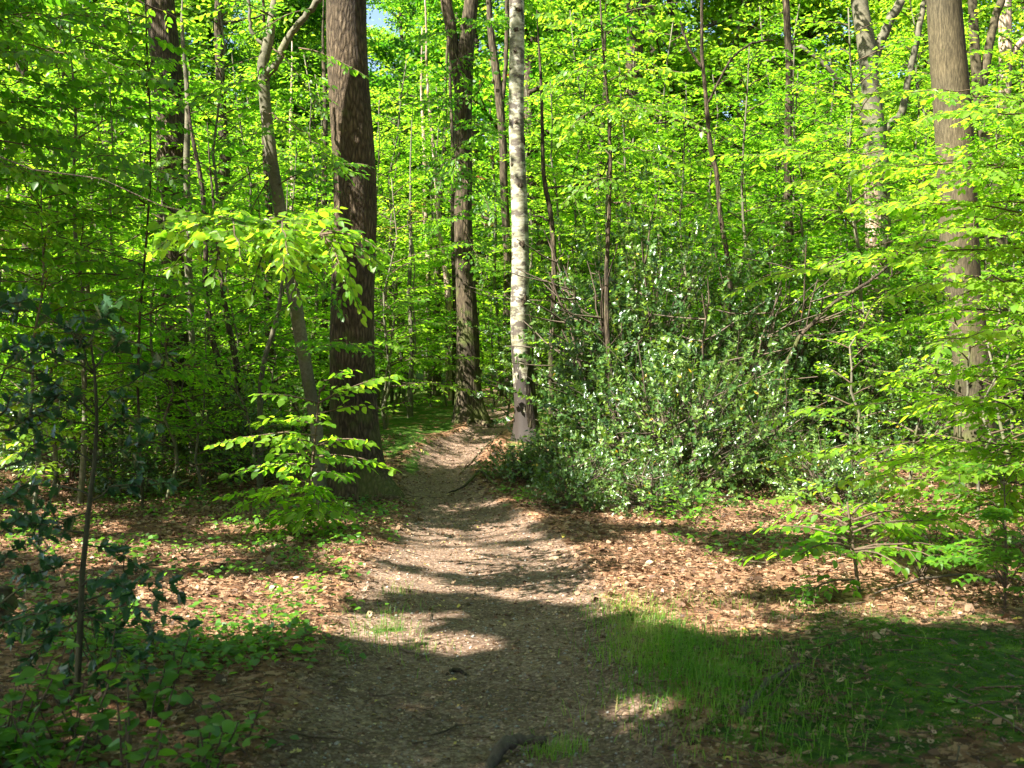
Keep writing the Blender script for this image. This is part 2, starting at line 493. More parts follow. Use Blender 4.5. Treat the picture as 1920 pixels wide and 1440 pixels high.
def ground_mat():
    m, nt, out, nd, lk = new_mat('forest_floor')
    tc = nd('ShaderNodeTexCoord')
    at = nd('ShaderNodeAttribute', _attribute_name='mask')
    sp = nd('ShaderNodeSeparateColor')
    lk(at.outputs['Color'], sp.inputs[0])

    def noise(s, d, r=.6):
        n = nd('ShaderNodeTexNoise', Scale=s, Detail=d, Roughness=r)
        lk(tc.outputs['Object'], n.inputs['Vector'])
        return n.outputs['Fac']
    # trodden earth with grit
    earth = ramp(nd, [(.3, (.105, .076, .055)), (.5, (.21, .15, .112)), (.7, (.36, .275, .215))])
    lk(noise(26, 8., .75), earth.inputs[0])
    big = ramp(nd, [(.35, (.72, .70, .68)), (.65, (1.1, 1.08, 1.06))])
    lk(noise(1.6, 4.), big.inputs[0])
    e2 = nd('ShaderNodeMixRGB', _blend_type='MULTIPLY', Fac=1.)
    lk(earth.outputs[0], e2.inputs[1])
    lk(big.outputs[0], e2.inputs[2])
    vg = nd('ShaderNodeTexVoronoi', Scale=70.)
    lk(tc.outputs['Object'], vg.inputs['Vector'])
    gs = nd('ShaderNodeSeparateColor')
    lk(vg.outputs['Color'], gs.inputs[0])
    gr = ramp(nd, [(.0, (.5, .42, .36)), (.6, (1, 1, 1)), (.88, (1.25, 1.12, .95)), (.975, (1.9, 1.8, 1.7))], 'CONSTANT')
    lk(gs.outputs[0], gr.inputs[0])
    e3 = nd('ShaderNodeMixRGB', _blend_type='MULTIPLY', Fac=.75)
    lk(e2.outputs[0], e3.inputs[1])
    lk(gr.outputs[0], e3.inputs[2])
    # leaf litter
    vl = nd('ShaderNodeTexVoronoi', Scale=22., Randomness=1.)
    wn = nd('ShaderNodeMixRGB', _blend_type='LINEAR_LIGHT', Fac=.03)
    nn = nd('ShaderNodeTexNoise', Scale=14., Detail=3.)
    lk(tc.outputs['Object'], nn.inputs['Vector'])
    lk(tc.outputs['Object'], wn.inputs[1])
    lk(nn.outputs['Color'], wn.inputs[2])
    lk(wn.outputs[0], vl.inputs['Vector'])
    ls = nd('ShaderNodeSeparateColor')
    lk(vl.outputs['Color'], ls.inputs[0])
    lit_r = ramp(nd, [(.0, (.05, .026, .014)), (.35, (.14, .068, .034)), (.7, (.25, .13, .07)), (1, (.36, .22, .13))])
    lk(ls.outputs[0], lit_r.inputs[0])
    # moss
    moss = ramp(nd, [(.3, (.045, .034, .018)), (.42, (.02, .05, .007)), (.56, (.05, .105, .009)), (.72, (.13, .17, .02))])
    lk(noise(11, 9., .75), moss.inputs[0])

    def mask(chan, amp, sc, lo=.42, hi=.58):
        a = nd('ShaderNodeMath', _operation='MULTIPLY_ADD')
        lk(noise(sc, 5., .65), a.inputs[0])
        a.inputs[1].default_value = amp
        s = nd('ShaderNodeMath', _operation='SUBTRACT')
        lk(sp.outputs[chan], s.inputs[0])
        s.inputs[1].default_value = amp / 2
        lk(s.outputs[0], a.inputs[2])
        r = ramp(nd, [(lo, (0, 0, 0)), (hi, (1, 1, 1))])
        lk(a.outputs[0], r.inputs[0])
        return r.outputs[0]
    c1 = nd('ShaderNodeMixRGB')
    lk(mask(0, .8, 7), c1.inputs[0])
    lk(lit_r.outputs[0], c1.inputs[1])
    lk(e3.outputs[0], c1.inputs[2])
    c2 = nd('ShaderNodeMixRGB')
    lk(mask(1, 1.7, 5), c2.inputs[0])
    lk(c1.outputs[0], c2.inputs[1])
    lk(moss.outputs[0], c2.inputs[2])
    b = nd('ShaderNodeBsdfPrincipled', Roughness=.9)
    b.inputs['Specular IOR Level'].default_value = .15
    lk(c2.outputs[0], b.inputs['Base Color'])
    hh = nd('ShaderNodeMath', _operation='ADD')
    lk(noise(40, 8., .75), hh.inputs[0])
    lk(ls.outputs[1], hh.inputs[1])
    bp = nd('ShaderNodeBump', Strength=.6, Distance=.02)
    lk(hh.outputs[0], bp.inputs['Height'])
    lk(bp.outputs[0], b.inputs['Normal'])
    lk(b.outputs[0], out.inputs[0])
    return m


# ------------------------------------------------------------------ ground sheet
def build_ground():
    xs = np.r_[-400, -250, -160, -100, -70, -50, -36, -26, -20, -16, np.arange(-13, -6, .3), np.arange(-6, 6.5, .075), np.arange(6.5, 14, .3), 16, 20, 26, 36, 50, 70, 100, 160, 250, 400]
    ys = np.r_[-200, -100, -50, -30, -20, -12, -8, -5, -3, -1, .5, 1.5, 2.3, np.arange(3, 14, .075), np.arange(14, 22, .14), np.arange(22, 40, .5), np.arange(40, 70, 2), 80, 100, 140, 200, 300, 450]
    X, Y = np.meshgrid(xs, ys, indexing='xy')
    Z = ground_z(X, Y)
    n, k = len(ys), len(xs)
    i, j = np.meshgrid(np.arange(n - 1), np.arange(k - 1), indexing='ij')
    q = np.stack([i * k + j, i * k + j + 1, (i + 1) * k + j + 1, (i + 1) * k + j], -1).reshape(-1, 4)
    a = Acc()
    a.raw(np.stack([X, Y, Z], -1).reshape(-1, 3), quads=q)
    me = a.mesh('ground', [ground_mat()], True)
    d = np.abs(X - path_c(Y)) / path_h(Y)
    pm = np.clip(1.25 - .6 * d ** 1.6, 0, 1) * (Y > -30)
    far_g = np.clip((Y - 13) / 3, 0, 1) * np.clip(d - 1.2, 0, 1) * .62
    mk = np.stack([pm, np.maximum(moss_field(X, Y), far_g), np.zeros_like(X), np.ones_like(X)], -1).reshape(-1)
    at = me.attributes.new('mask', 'FLOAT_COLOR', 'POINT')
    at.data.foreach_set('color', mk.astype(np.float32))
    tag(link('ground', me), kind='structure')


build_ground()


# ------------------------------------------------------------------ foliage builders
def spray(acc, p0, p1, leaf=.075, width=.42, arch=.06, tint=(0, 1), thick=.007, step=.045, tmpl=LEAF, tilt=.25, bare=.12, droop=.25, sub=True):
    """a flat beech spray: an arching axis, side twigs in one plane, leaves alternating along every twig"""
    p0, p1 = np.asarray(p0, float), np.asarray(p1, float)
    ax = p1 - p0
    L = float(np.linalg.norm(ax))
    n = max(5, int(L / .12))
    t = np.linspace(0, 1, n)
    pts = p0 + ax * t[:, None]
    pts[:, 2] += arch * L * 4 * t * (1 - t) - .03 * L * t ** 2
    pts[1:-1] += rng.normal(0, .012 * L, (n - 2, 3)) * .6
    acc.tube(pts, thick * (1 - .8 * t) + .0012, 5, 1)
    dd = nrm(np.gradient(pts, axis=0))
    pos, TT, NN = [], [], []
    up0 = np.array([0, 0, 1.]) + rng.normal(0, tilt * .5, 3)

    def leafy(q, d, sd, up):
        m = max(2, int(np.linalg.norm(q[-1] - q[0]) / step))
        tt = np.linspace(.12, 1, m)
        base = np.stack([np.interp(tt, np.linspace(0, 1, len(q)), q[:, c]) for c in range(3)], 1)
        s = np.where(np.arange(m) % 2, 1., -1.)
        an = np.radians(rng.uniform(35, 65, m))
        an[-1] = 0
        T = np.cos(an)[:, None] * d + (s * np.sin(an))[:, None] * sd
        T[:, 2] -= rng.uniform(0, droop * 2, m)
        pos.append(base)
        TT.append(T)
        NN.append(up + rng.normal(0, tilt, (m, 3)))
    k = 0
    tstep = max(.02, .11 / L)
    tcur = bare
    while tcur < .97:
        c = np.array([np.interp(tcur, t, pts[:, e]) for e in range(3)])
        d = nrm(np.array([np.interp(tcur, t, dd[:, e]) for e in range(3)]))
        up = nrm(up0 + rng.normal(0, .12, 3))
        side = nrm(np.cross(d, up)) * (1 if k % 2 else -1)
        ln = max(.1, width * min(L, 1.8) * (1 - tcur) ** .75 * rng.uniform(.55, 1.1))
        an = math.radians(rng.uniform(38, 60))
        td = nrm(math.cos(an) * d + math.sin(an) * side + up * rng.normal(0, .12))
        m = max(3, int(ln / .1))
        w = np.linspace(0, 1, m)
        q = c + td * ln * w[:, None]
        q[:, 2] -= .12 * ln * w ** 2
        acc.tube(q, thick * .35 * (1 - tcur * .5) * (1 - .7 * w) + .0009, 3, 1, cap=False)
        sd = nrm(np.cross(td, up))
        leafy(q, td, sd, up)
        if sub and ln > .34:
            for e in range(int(ln / .15)):
                f = .25 + .65 * e / max(1, int(ln / .15))
                c2 = c + td * ln * f
                c2[2] -= .12 * ln * f * f
                s2 = sd * (1 if e % 2 else -1)
                d2 = nrm(td * .75 + s2 * .75 + up * rng.normal(0, .1))
                l2 = max(.09, ln * .45 * (1 - f) * rng.uniform(.7, 1.2))
                q2 = c2 + d2 * l2 * np.linspace(0, 1, 3)[:, None]
                acc.tube(q2, np.array([.0016, .0012, .0008]), 3, 1, cap=False)
                leafy(q2, d2, nrm(np.cross(d2, up)), up)
        k += 1
        tcur += tstep * rng.uniform(.75, 1.25)
    leafy(pts[int(n * .55):], dd[-1], nrm(np.cross(dd[-1], up0)), nrm(up0))
    pos, TT, NN = np.concatenate(pos), np.concatenate(TT), np.concatenate(NN)
    m = len(pos)
    acc.leaves(pos, TT, NN, leaf * rng.uniform(.5, 1.2, m), np.clip(rng.uniform(*tint) + rng.normal(0, .27, m), 0, 1), tmpl, 0, .12)


def clusters(acc, cen, dirs, per, rad, thick, leaf, tint_of, tmpl=LEAF_S, up=.55):
    """flattish leaf clusters around the given centres"""
    m = len(cen)
    rad = np.broadcast_to(rad, (m,))
    c = np.repeat(cen, per, 0)
    r = np.repeat(rad, per)
    o = rng.normal(0, .5, (m * per, 3))
    o[:, 2] *= thick
    tl = np.repeat(rng.normal(0, .22, (m, 2)), per, 0)
    o[:, 2] += tl[:, 0] * o[:, 0] + tl[:, 1] * o[:, 1]
    pos = c + o * r[:, None]
    T = rng.normal(0, 1, (m * per, 3))
    T[:, 2] = T[:, 2] * .3 - .35
    N = np.array([0, 0, 1.]) + rng.normal(0, up, (m * per, 3))
    ti = np.repeat(tint_of(cen), per) + rng.normal(0, .17, m * per)
    return pos, T, N, leaf * rng.uniform(.65, 1.15, m * per), np.clip(ti, 0, 1)


def limb(p, d, L, r, up=.25, n=7, wob=.08):
    t = np.linspace(0, 1, n)
    pts = np.asarray(p) + nrm(d) * L * t[:, None]
    pts[:, 2] += up * L * (t ** 1.6)
    pts[1:] += np.cumsum(rng.normal(0, wob * L / n, (n - 1, 3)), 0)
    return pts, r * (1 - .82 * t) + .004


# ---------- tall woodland tree prototypes (seen from some distance)
def tall_proto(H, r0, nl, zlo, spread, per, leaf, dens=1.0, bark='dark_bark', leafm='canopy_leaf', tl=(.1, .9), lr=.34):
    tr, cr = Acc(), Acc()
    n = 14
    z = np.linspace(-.3, H, n)
    tp = np.stack([np.cumsum(rng.normal(0, .2, n)), np.cumsum(rng.normal(0, .2, n)), z], 1)
    tp[:2, :2] = 0
    tr.tube(tp, r0 * (1 - .86 * np.clip(z / H, 0, 1)) * (1 + .5 * np.exp(-np.clip(z, 0, 9) / .3)), 9, 0, rough=.06)
    cen = []
    az = rng.uniform(0, 6.28)
    for k in range(nl):
        f = (k + .5) / nl
        zz = zlo + (H - zlo) * f ** .9
        az += 2.4 + rng.normal(0, .35)
        L = spread * (1 - .62 * f ** 1.5) * rng.uniform(.6, 1.15)
        base = np.array([np.interp(zz, z, tp[:, c]) for c in range(3)])
        d = np.array([math.cos(az), math.sin(az), rng.uniform(-.05, .5) + .5 * f])
        q, rr = limb(base, d, L, r0 * lr * (1 - .6 * f), .12, 7, .08 if lr < .4 else .3)
        tr.tube(q, rr, 5, 0, cap=False)
        for e in range(5):
            g = rng.uniform(.3, .95)
            b = q[int(g * 6)]
            d2 = nrm(d + rng.normal(0, .75, 3) * np.array([1, 1, .45]))
            L2 = L * rng.uniform(.25, .5)
            q2, r2 = limb(b, d2, L2, rr[int(g * 6)] * .6, .05, 5)
            tr.tube(q2, r2, 4, 0, cap=False)
            for h in range(int(3 * dens + .5)):
                cen.append(q2[rng.integers(1, 5)] + rng.normal(0, .35, 3) * np.array([1, 1, .4]))
        for h in range(int(4 * dens + .5)):
            cen.append(q[rng.integers(2, 7)] + rng.normal(0, .35, 3) * np.array([1, 1, .4]))
    cen = np.array(cen)
    cr.leaves(*clusters(cr, cen, None, per, rng.uniform(.45, 1.0, len(cen)), .22, leaf, lambda c: rng.uniform(tl[0], tl[1], len(c))), LEAF_S, 0, .1)
    return tr.mesh('tall_trunk', [M[bark]], True), cr.mesh('tall_crown', [M[leafm]])


TALL = [tall_proto(19, .22, 30, 2.6, 4.0, 56, .185, bark='dark_bark'), tall_proto(22, .24, 32, 3.0, 4.4, 56, .185, bark='brown_bark'),
        tall_proto(16, .15, 28, 1.8, 3.4, 56, .17, bark='brown_bark'), tall_proto(24, .22, 34, 2.6, 3.8, 56, .185, bark='beech_bark')]

BRIGHT = [tall_proto(18, .2, 20, 3.0, 4.4, 44, .17, bark='beech_bark', tl=(.55, 1.15), lr=.5), tall_proto(21, .2, 22, 3.4, 4.2, 44, .17, bark='brown_bark', tl=(.5, 1.1), lr=.48)]


def place_tree(proto, name, label, group, x, y, s, rot, cat='tree'):
    t = thing(name, label, cat, (x, y, float(ground_z(x, y)) - .05), group)
    t.rotation_euler = (0, 0, rot)
    t.scale = (s, s, s)
    link('trunk', proto[0], t)
    link('crown', proto[1], t)
    return t


bark_seed = 0


# ---------- young beeches of the understorey
def young_proto(H, nb, L0, r0, leaf=.08, zlo=.7, leafm='beech_leaf', tint=(.2, .8), tmpl=LEAF_S, step=.05, az_pref=None, bark='grey_bark'):
    tr, cr = Acc(), Acc()
    n = 10
    z = np.linspace(-.1, H, n)
    lean = rng.normal(0, .05, 2)
    tp = np.stack([lean[0] * z + np.cumsum(rng.normal(0, .075, n)), lean[1] * z + np.cumsum(rng.normal(0, .075, n)), z], 1)
    tr.tube(tp, r0 * (1 - .85 * np.clip(z / H, 0, 1)) + .004, 8, 0, rough=.05)
    az = rng.uniform(0, 6.28)
    for k in range(nb):
        f = (k + .5) / nb
        zz = zlo + (H * .97 - zlo) * f
        az += 2.4 + rng.normal(0, .3)
        L = L0 * (1 - .6 * f ** 1.6) * rng.uniform(.65, 1.15)
        b = np.array([np.interp(zz, z, tp[:, c]) for c in range(3)])
        e = b + np.array([math.cos(az) * L, math.sin(az) * L, L * rng.uniform(-.05, .28) + .3 * f * L])
        spray(cr, b, e, leaf, .38, .05, tint, .009, step, tmpl, .3, .2, .3, sub=L > .6)
    return tr.mesh('young_trunk', [M[bark]], True), cr.mesh('young_crown', [M[leafm], M['twig_bark']])


YOUNG = [young_proto(6.2, 38, 2.0, .036, .105, step=.042), young_proto(8.0, 46, 2.2, .042, .115, tint=(.3, .9), step=.042), young_proto(4.2, 30, 1.7, .025, .1, step=.042),
         young_proto(7.0, 40, 2.3, .04, .115, tint=(.15, .7), step=.042)]
LOW = [young_proto(2.4, 15, 1.3, .022, zlo=.15), young_proto(1.7, 12, 1.1, .018, zlo=.1, tint=(.3, .9))]


# ---------- holly
def holly_proto(R, H, shoots, leaf=.058, per=10, seed=0):
    st, lf = Acc(), Acc()
    g = np.random.default_rng(seed)
    for k in range(7):
        a = g.uniform(0, 6.28)
        q, r = limb((0, 0, -.08), (math.cos(a) * .45, math.sin(a) * .45, 1.), H * g.uniform(.6, .9), .022, .05, 9, .1)
        st.tube(q, r, 6, 0, cap=False)
        for e in range(8):
            i = g.integers(1, 8)
            d = nrm(np.array([g.normal(), g.normal(), g.uniform(0, .8)]))
            q2, r2 = limb(q[i], d, R * g.uniform(.4, .9), .008, .05, 6, .1)
            st.tube(q2, r2, 4, 0, cap=False)
    u = nrm(g.normal(size=(shoots, 3)))
    u[:, 2] = np.abs(u[:, 2]) * 1.0 - .25 * (g.uniform(size=shoots) < .3)
    lump = .3 + 1.3 * fbm(u[:, 0] * 2 + 5 + seed, u[:, 1] * 2 + u[:, 2] * 2 + 3, 7 + seed, 3)
    rr = g.uniform(.25, 1, shoots) ** .45 * lump
    rr = rr * np.where(g.uniform(size=shoots) < .14, g.uniform(1.1, 1.45, shoots), 1)
    c = u * rr[:, None] * np.array([R, R, H * .86]) + np.array([0, 0, H * .12])
    c[:, 2] = np.maximum(c[:, 2], .04)
    d = nrm(u + g.normal(0, .45, (shoots, 3)) + np.array([0, 0, .25]))
    ln = .035 * per * .55
    for k in range(0, shoots, 2):
        s0 = c[k] * np.array([.45, .45, .62]) if np.linalg.norm(c[k] / np.array([R, R, H])) > .8 else c[k] - d[k] * .12
        st.tube(np.array([s0, (s0 + c[k]) / 2 + g.normal(0, .02, 3), c[k] + d[k] * ln]), np.array([.0045, .003, .0015]), 3, 0, cap=False)
    i = np.tile(np.arange(per), shoots)
    C, D = np.repeat(c, per, 0), np.repeat(d, per, 0)
    pos = C + D * (i * ln / per)[:, None]
    rad = g.normal(size=pos.shape)
    rad = nrm(rad - (rad * D).sum(1, keepdims=True) * D)
    T = rad * .85 + D * .5
    N = D + g.normal(0, .35, pos.shape) + np.array([0, 0, .35])
    ti = np.clip(np.repeat(g.uniform(.1, .75, shoots), per) + g.normal(0, .16, len(pos)), 0, .74)
    ti[g.uniform(size=len(pos)) < .004] = 1.4
    lf.leaves(pos, T, N, leaf * g.uniform(.45, 1.25, len(pos)), ti, SPINY, 0, .1)
    return st.mesh('holly_stems', [M['root_bark']], True), lf.mesh('holly_leaves', [M['holly_leaf']])


HOLLY = [holly_proto(1.2, 2.7, 640, .072, seed=1), holly_proto(1.05, 1.8, 470, .068, seed=2), holly_proto(.8, .95, 360, .06, seed=3), holly_proto(1.3, 3.6, 760, .074, seed=4)]


def place_holly(k, label, px, Y, s=1., rot=0., dz=0.):
    x = (px - 960) / F * Y
    t = thing('holly_bush', label, 'bush', (x, Y, float(ground_z(x, Y)) - .03 + dz), 'holly bushes of the thicket')
    t.rotation_euler = (0, 0, rot)
    t.scale = (s, s, s)
    link('stems', HOLLY[k][0], t)
    link('foliage', HOLLY[k][1], t)


# ---------- trees whose trunks the photograph shows one by one
def px_tree(name, label, pts, Y, bark, ztop=13., forks=(), flare=.7, sides=16, rough=.05, crown=None, group=None, extra=None, cat='tree', lean_top=None, roots=0):
    """pts: (column, row, width) from the top of the picture down to the foot, at distance Y"""
    w = np.array([[*P(px, py, Y), wd * .5 / F * Y] for px, py, wd in pts][::-1])
    bx, by = w[0, 0], Y
    gz = float(ground_z(bx, by))
    zs = w[:, 2]
    keep = [0]
    for i in range(1, len(w)):
        if zs[i] > zs[keep[-1]] + .05:
            keep.append(i)
    w = w[keep]
    w[0, 2] = min(w[0, 2], gz + .02)
    up = w[-1].copy()
    dxy = (w[-1] - w[-2])[:3]
    dxy = dxy / max(dxy[2], .1)
    if ztop > up[2] + .5:
        tops = []
        for f in (.33, .66, 1.):
            zz = up[2] + (ztop - up[2]) * f
            tops.append([up[0] + dxy[0] * (zz - up[2]) * (1 - .4 * f), Y + .1 * f, zz, up[3] * (1 - .8 * f)])
        w = np.r_[w, np.array(tops)]
    zz = np.r_[gz - .25, gz - .05, gz + np.array([.03, .1, .18, .28, .42, .6, .85]), np.arange(gz + 1.1, w[-1, 2], .28), w[-1, 2]]
    zz = np.unique(zz)
    cx, cy, rr = (np.interp(zz, w[:, 2], w[:, c]) for c in (0, 1, 3))
    wob = np.interp(zz, [gz, gz + 1.5], [0, 1])
    cx = cx + wob * .02 * np.sin(zz * 1.9 + bx * 3)
    hgt = np.clip(zz - gz, 0, 99)
    ph = rng.uniform(0, 6.28, 3)

    def lobes(a, i):
        e = np.exp(-hgt / .22)[:, None] * flare
        return 1 + e * (.55 + .45 * np.sin(3 * a + ph[0])[None] + .3 * np.sin(5 * a + ph[1])[None])
    A = Acc()
    A.tube(np.stack([cx, cy, zz], 1), rr, sides, 0, lobes, rough=rough, seed=int(abs(bx) * 10))
    for fk in forks:
        fw = np.array([[*P(px, py, Y + (f[3] if len(f) > 3 else 0)), wd * .5 / F * Y] for f in fk for px, py, wd in [f[:3]]])
        tt = np.linspace(0, len(fw) - 1, len(fw) * 4)
        q = np.stack([np.interp(tt, np.arange(len(fw)), fw[:, c]) for c in range(3)], 1)
        q[1:-1] += rng.normal(0, .008, (len(q) - 2, 3))
        A.tube(q, np.interp(tt, np.arange(len(fw)), fw[:, 3]), 8, 0)
    for k in range(roots):
        a = rng.uniform(0, 6.28)
        q = np.array([[bx + math.cos(a) * t, Y + math.sin(a) * t, 0] for t in np.linspace(.1, rng.uniform(.5, 1.1), 7)])
        q[:, :2] += np.cumsum(rng.normal(0, .03, (7, 2)), 0)
        q[:, 2] = ground_z(q[:, 0], q[:, 1]) + np.linspace(.06, -.03, 7)
        A.tube(q, np.linspace(.06, .012, 7), 7, 0)
    t = thing(name, label, cat, (bx, Y, gz), group)
    org = (bx, Y, gz)
    link('trunk', A.mesh(name + '_trunk', [M[bark]], True, org), t)
    if crown is not None:
        zlo, R, nlm, per, leaf = crown
        lb, cr = Acc(), Acc()
        cen = []
        az = rng.uniform(0, 6.28)
        for k in range(nlm):
            f = (k + .5) / nlm
            z0 = zlo + (ztop - zlo) * f
            az += 2.4
            b = np.array([np.interp(z0, zz, cx), np.interp(z0, zz, cy), z0])
            q, r = limb(b, (math.cos(az), math.sin(az), .35 + .4 * f), R * (1 - .4 * f) * rng.uniform(.7, 1.1), np.interp(z0, zz, rr) * .45, .1)
            lb.tube(q, r, 6, 0, cap=False)
            for h in range(9):
                cen.append(q[rng.integers(2, 7)] + rng.normal(0, .55, 3) * np.array([1, 1, .5]))
        cen = np.array(cen)
        link('limbs', lb.mesh(name + '_limbs', [M[bark]], True, org), t)
        cr.leaves(*clusters(cr, cen, None, per, rng.uniform(.5, 1.1, len(cen)), .22, leaf, lambda c: rng.uniform(.1, .8, len(c))), LEAF_S, 0, .1)
        link('crown', cr.mesh(name + '_crown', [M['canopy_leaf']], False, org), t)
    if extra is not None:
        e = Acc()
        extra(e)
        link('crown', e.mesh(name + '_sprays', [M['beech_leaf'], M['twig_bark']], False, org), t)
    return t, (cx, cy, zz, rr)


# the big oak beside the path
px_tree('oak_tree', 'thick straight oak with deeply furrowed brown bark standing beside the path bend', [(650, -5, 74), (658, 200, 77), (664, 400, 80), (664, 560, 82), (662, 700, 84), (664, 800, 90), (672, 880, 98), (678, 925, 104)], 13.3, 'oak_bark', 16,
        flare=.75, sides=40, rough=.05, crown=(8.3, 3.6, 9, 22, .16), roots=3)
px_tree('oak_tree', 'dark thick oak standing in shade behind the grey forked beech, slim stems against it', [(302, -5, 52), (312, 130, 55), (324, 300, 57), (330, 480, 58), (331, 620, 60), (333, 760, 64), (336, 860, 72)], 17, 'dark_bark', 17,
        flare=.7, sides=28, rough=.05, roots=3)


def grey_sprays(e):
    for a, b in (((515, 40), (330, -30)), ((505, 150), (310, 210)), ((500, 215), (660, 330)), ((505, 300), (395, 395)), ((520, 350), (690, 300)), ((510, 90), (610, 210)), ((590, 15), (430, 90)),
                 ((560, 90), (690, 140)), ((500, 250), (400, 280)), ((545, 470), (640, 585)), ((560, 560), (450, 660)), ((575, 660), (700, 655)), ((508, 330), (430, 480))):
        spray(e, P(*a, 12.5), P(*b, 12.5 - rng.uniform(.3, 1.8)), .078, .46, .05, (.2, .75), .008, .042, LEAF, .3, .1, .35)


px_tree('beech_tree', 'slender grey beech forking into a wide Y above, bowed stem beside the big oak', [(520, -5, 14.6), (505, 75, 18.9), (492, 118, 21.5), (494, 200, 21.5), (508, 310, 23.2), (527, 400, 24.1), (545, 500, 23.2), (558, 580, 25.8), (568, 660, 24.1), (580, 740, 23.2), (592, 800, 23.2), (600, 850, 25.8)], 12.5, 'grey_bark', 8.,
        forks=[[(500, 140, 18), (520, 118, 15), (538, 75, 14), (565, 40, 13), (590, 8, 12), (610, -10, 11)], [(548, 520, 7), (520, 505, 6), (497, 480, 6), (488, 440, 5), (470, 405, 4)],
               [(494, 85, 7), (470, 60, 7), (468, 20, 6), (466, -10, 6)]], flare=.4, sides=16, extra=grey_sprays)

# the tree on the path mound and the birch
def path_sprays(e):
    for a, b in (((862, 180), (790, 200)), ((866, 230), (930, 260)), ((872, 130), (920, 90)), ((845, 60), (780, 80)), ((866, 300), (820, 350)), ((868, 340), (925, 400)), ((866, 260), (850, 330)), ((880, 60), (940, 40)), ((850, 90), (880, 190)), ((868, 400), (800, 440)),
                 ((870, 430), (905, 520)), ((855, 140), (830, 250))):
        spray(e, P(*a, 19), P(*b, 19 - rng.uniform(.6, 2.2)), .1, .5, .05, (.2, .75), .008, .045, LEAF_S, .4, .2, .5)


T_path, PT = px_tree('forked_tree', 'brown rough-barked tree on the path mound, forking into two stems overhead', [(884, -5, 26), (878, 60, 29), (872, 140, 34), (866, 250, 32), (868, 380, 33), (873, 480, 35), (875, 600, 40), (877, 700, 46), (880, 790, 54)], 19, 'brown_bark', 15,
                     forks=[[(862, 180, 20), (853, 110, 22), (845, 50, 22), (834, -10, 21)]], flare=.6, sides=24, rough=.05, crown=(9.5, 3.2, 7, 20, .16), roots=4, extra=path_sprays)
B_tree, BT = px_tree('birch_tree', 'white birch with dark bark scars and a blackened gash low on its trunk', [(966, -5, 27.8), (969, 120, 28.7), (971, 260, 28.7), (972, 400, 30.4), (975, 520, 33.9), (977, 600, 35.7), (980, 700, 36.5), (984, 760, 38.3), (988, 800, 45.2)], 17, 'birch_bark', 15,
                     flare=.35, sides=28, rough=.04, crown=(9, 2.8, 6, 20, .13))
for px, py, w, h in ((973, 22, 12, 12), (968, 60, 10, 10), (966, 100, 8, 6), (982, 265, 14, 18), (975, 350, 14, 10), (960, 310, 8, 8), (979, 460, 13, 12), (957, 130, 5, 5), (968, 232, 9, 6), (983, 565, 14, 22)):
    z = P(px, py, 17)[2]
    cx, cy, r = (np.interp(z, BT[2], BT[k]) for k in (0, 1, 3))
    an = math.asin(np.clip(((px - 960) / F * 17 - cx) / r, -.9, .9))
    hx, hz = w * .5 / F * 17, h * .5 / F * 17
    ring = []
    for q in np.linspace(0, 2 * math.pi, 12, endpoint=False):
        jj = rng.uniform(.6, 1.25)
        th = an + hx * jj * math.cos(q) / r
        ring.append((cx + math.sin(th) * (r + .012), cy - math.cos(th) * (r + .012), z + hz * jj * math.sin(q)))
    ring.append((cx + math.sin(an) * (r + .03), cy - math.cos(an) * (r + .03), z))
    kn = Acc()
    kn.raw(ring, tris=[[i, (i + 1) % 12, 12] for i in range(12)])
    link('bark_knot', kn.mesh('bark_knot', [M['dark_bark']], False, B_tree.location), B_tree)
gash = Acc()
gx = [(1000, 648, 4), (996, 670, 12), (993, 695, 15), (994, 730, 17), (996, 770, 19), (1000, 800, 22)]
vv, qq = [], []
for k, (px, py, w) in enumerate(gx):
    z = P(px, py, 17)[2]
    cx, cy, r = (np.interp(z, BT[2], BT[j]) for j in (0, 1, 3))
    s0 = math.asin(np.clip(((px - 960) / F * 17 - cx) / (r * 1.02), -.95, .95))
    for e in np.linspace(-1, 1, 5):
        th = s0 + e * w * .5 / F * 17 / r * rng.uniform(.8, 1.2)
        rr = r * 1.03 + .035 - .012 * (1 - e * e)
        vv.append((cx + math.sin(th) * rr, cy - math.cos(th) * rr, z))
    if k:
        qq += [[(k - 1) * 5 + j, (k - 1) * 5 + j + 1, k * 5 + j + 1, k * 5 + j] for j in range(4)]
gash.raw(vv, quads=qq)
link('bark_gash', gash.mesh('bark_gash', [M['dark_bark']], False, B_tree.location), B_tree)

# the smooth trunk at the right, and the others
px_tree('beech_tree', 'stout smooth grey-tan beech trunk crossed by shadow bands, behind the layered leafy sprays', [(1772, -5, 62), (1778, 120, 66), (1784, 220, 68), (1793, 330, 70), (1800, 430, 70), (1806, 520, 66), (1816, 640, 66), (1826, 740, 70), (1830, 800, 78)], 14, 'beech_bark', 15,
        flare=.4, sides=28, rough=.03, crown=(8.6, 3.2, 7, 18, .15))
GB, GT = px_tree('beech_tree', 'grey beech with a peeling pinkish scar and rising side limbs, behind the leaning dead branch', [(1612, -5, 30), (1624, 80, 34), (1632, 180, 34), (1640, 260, 42), (1646, 330, 48), (1648, 420, 44), (1643, 500, 44), (1648, 600, 44), (1655, 720, 48)], 20, 'grey_bark', 14,
        forks=[[(1632, 130, 16), (1650, 80, 18), (1668, 40, 18), (1690, 0, 17)], [(1655, 250, 16), (1690, 215, 15), (1705, 150, 13), (1725, 40, 11), (1735, -10, 10)],
               [(1632, 240, 12), (1590, 170, 10), (1545, 120, 9), (1500, 85, 7), (1430, 120, 6)]], flare=.4, sides=20, crown=(9, 3, 6, 18, .15))
psc = Acc()  # pale strip: peeled bark coloured sunlit-bright, standing for a paler stem too
vv, qq = [], []
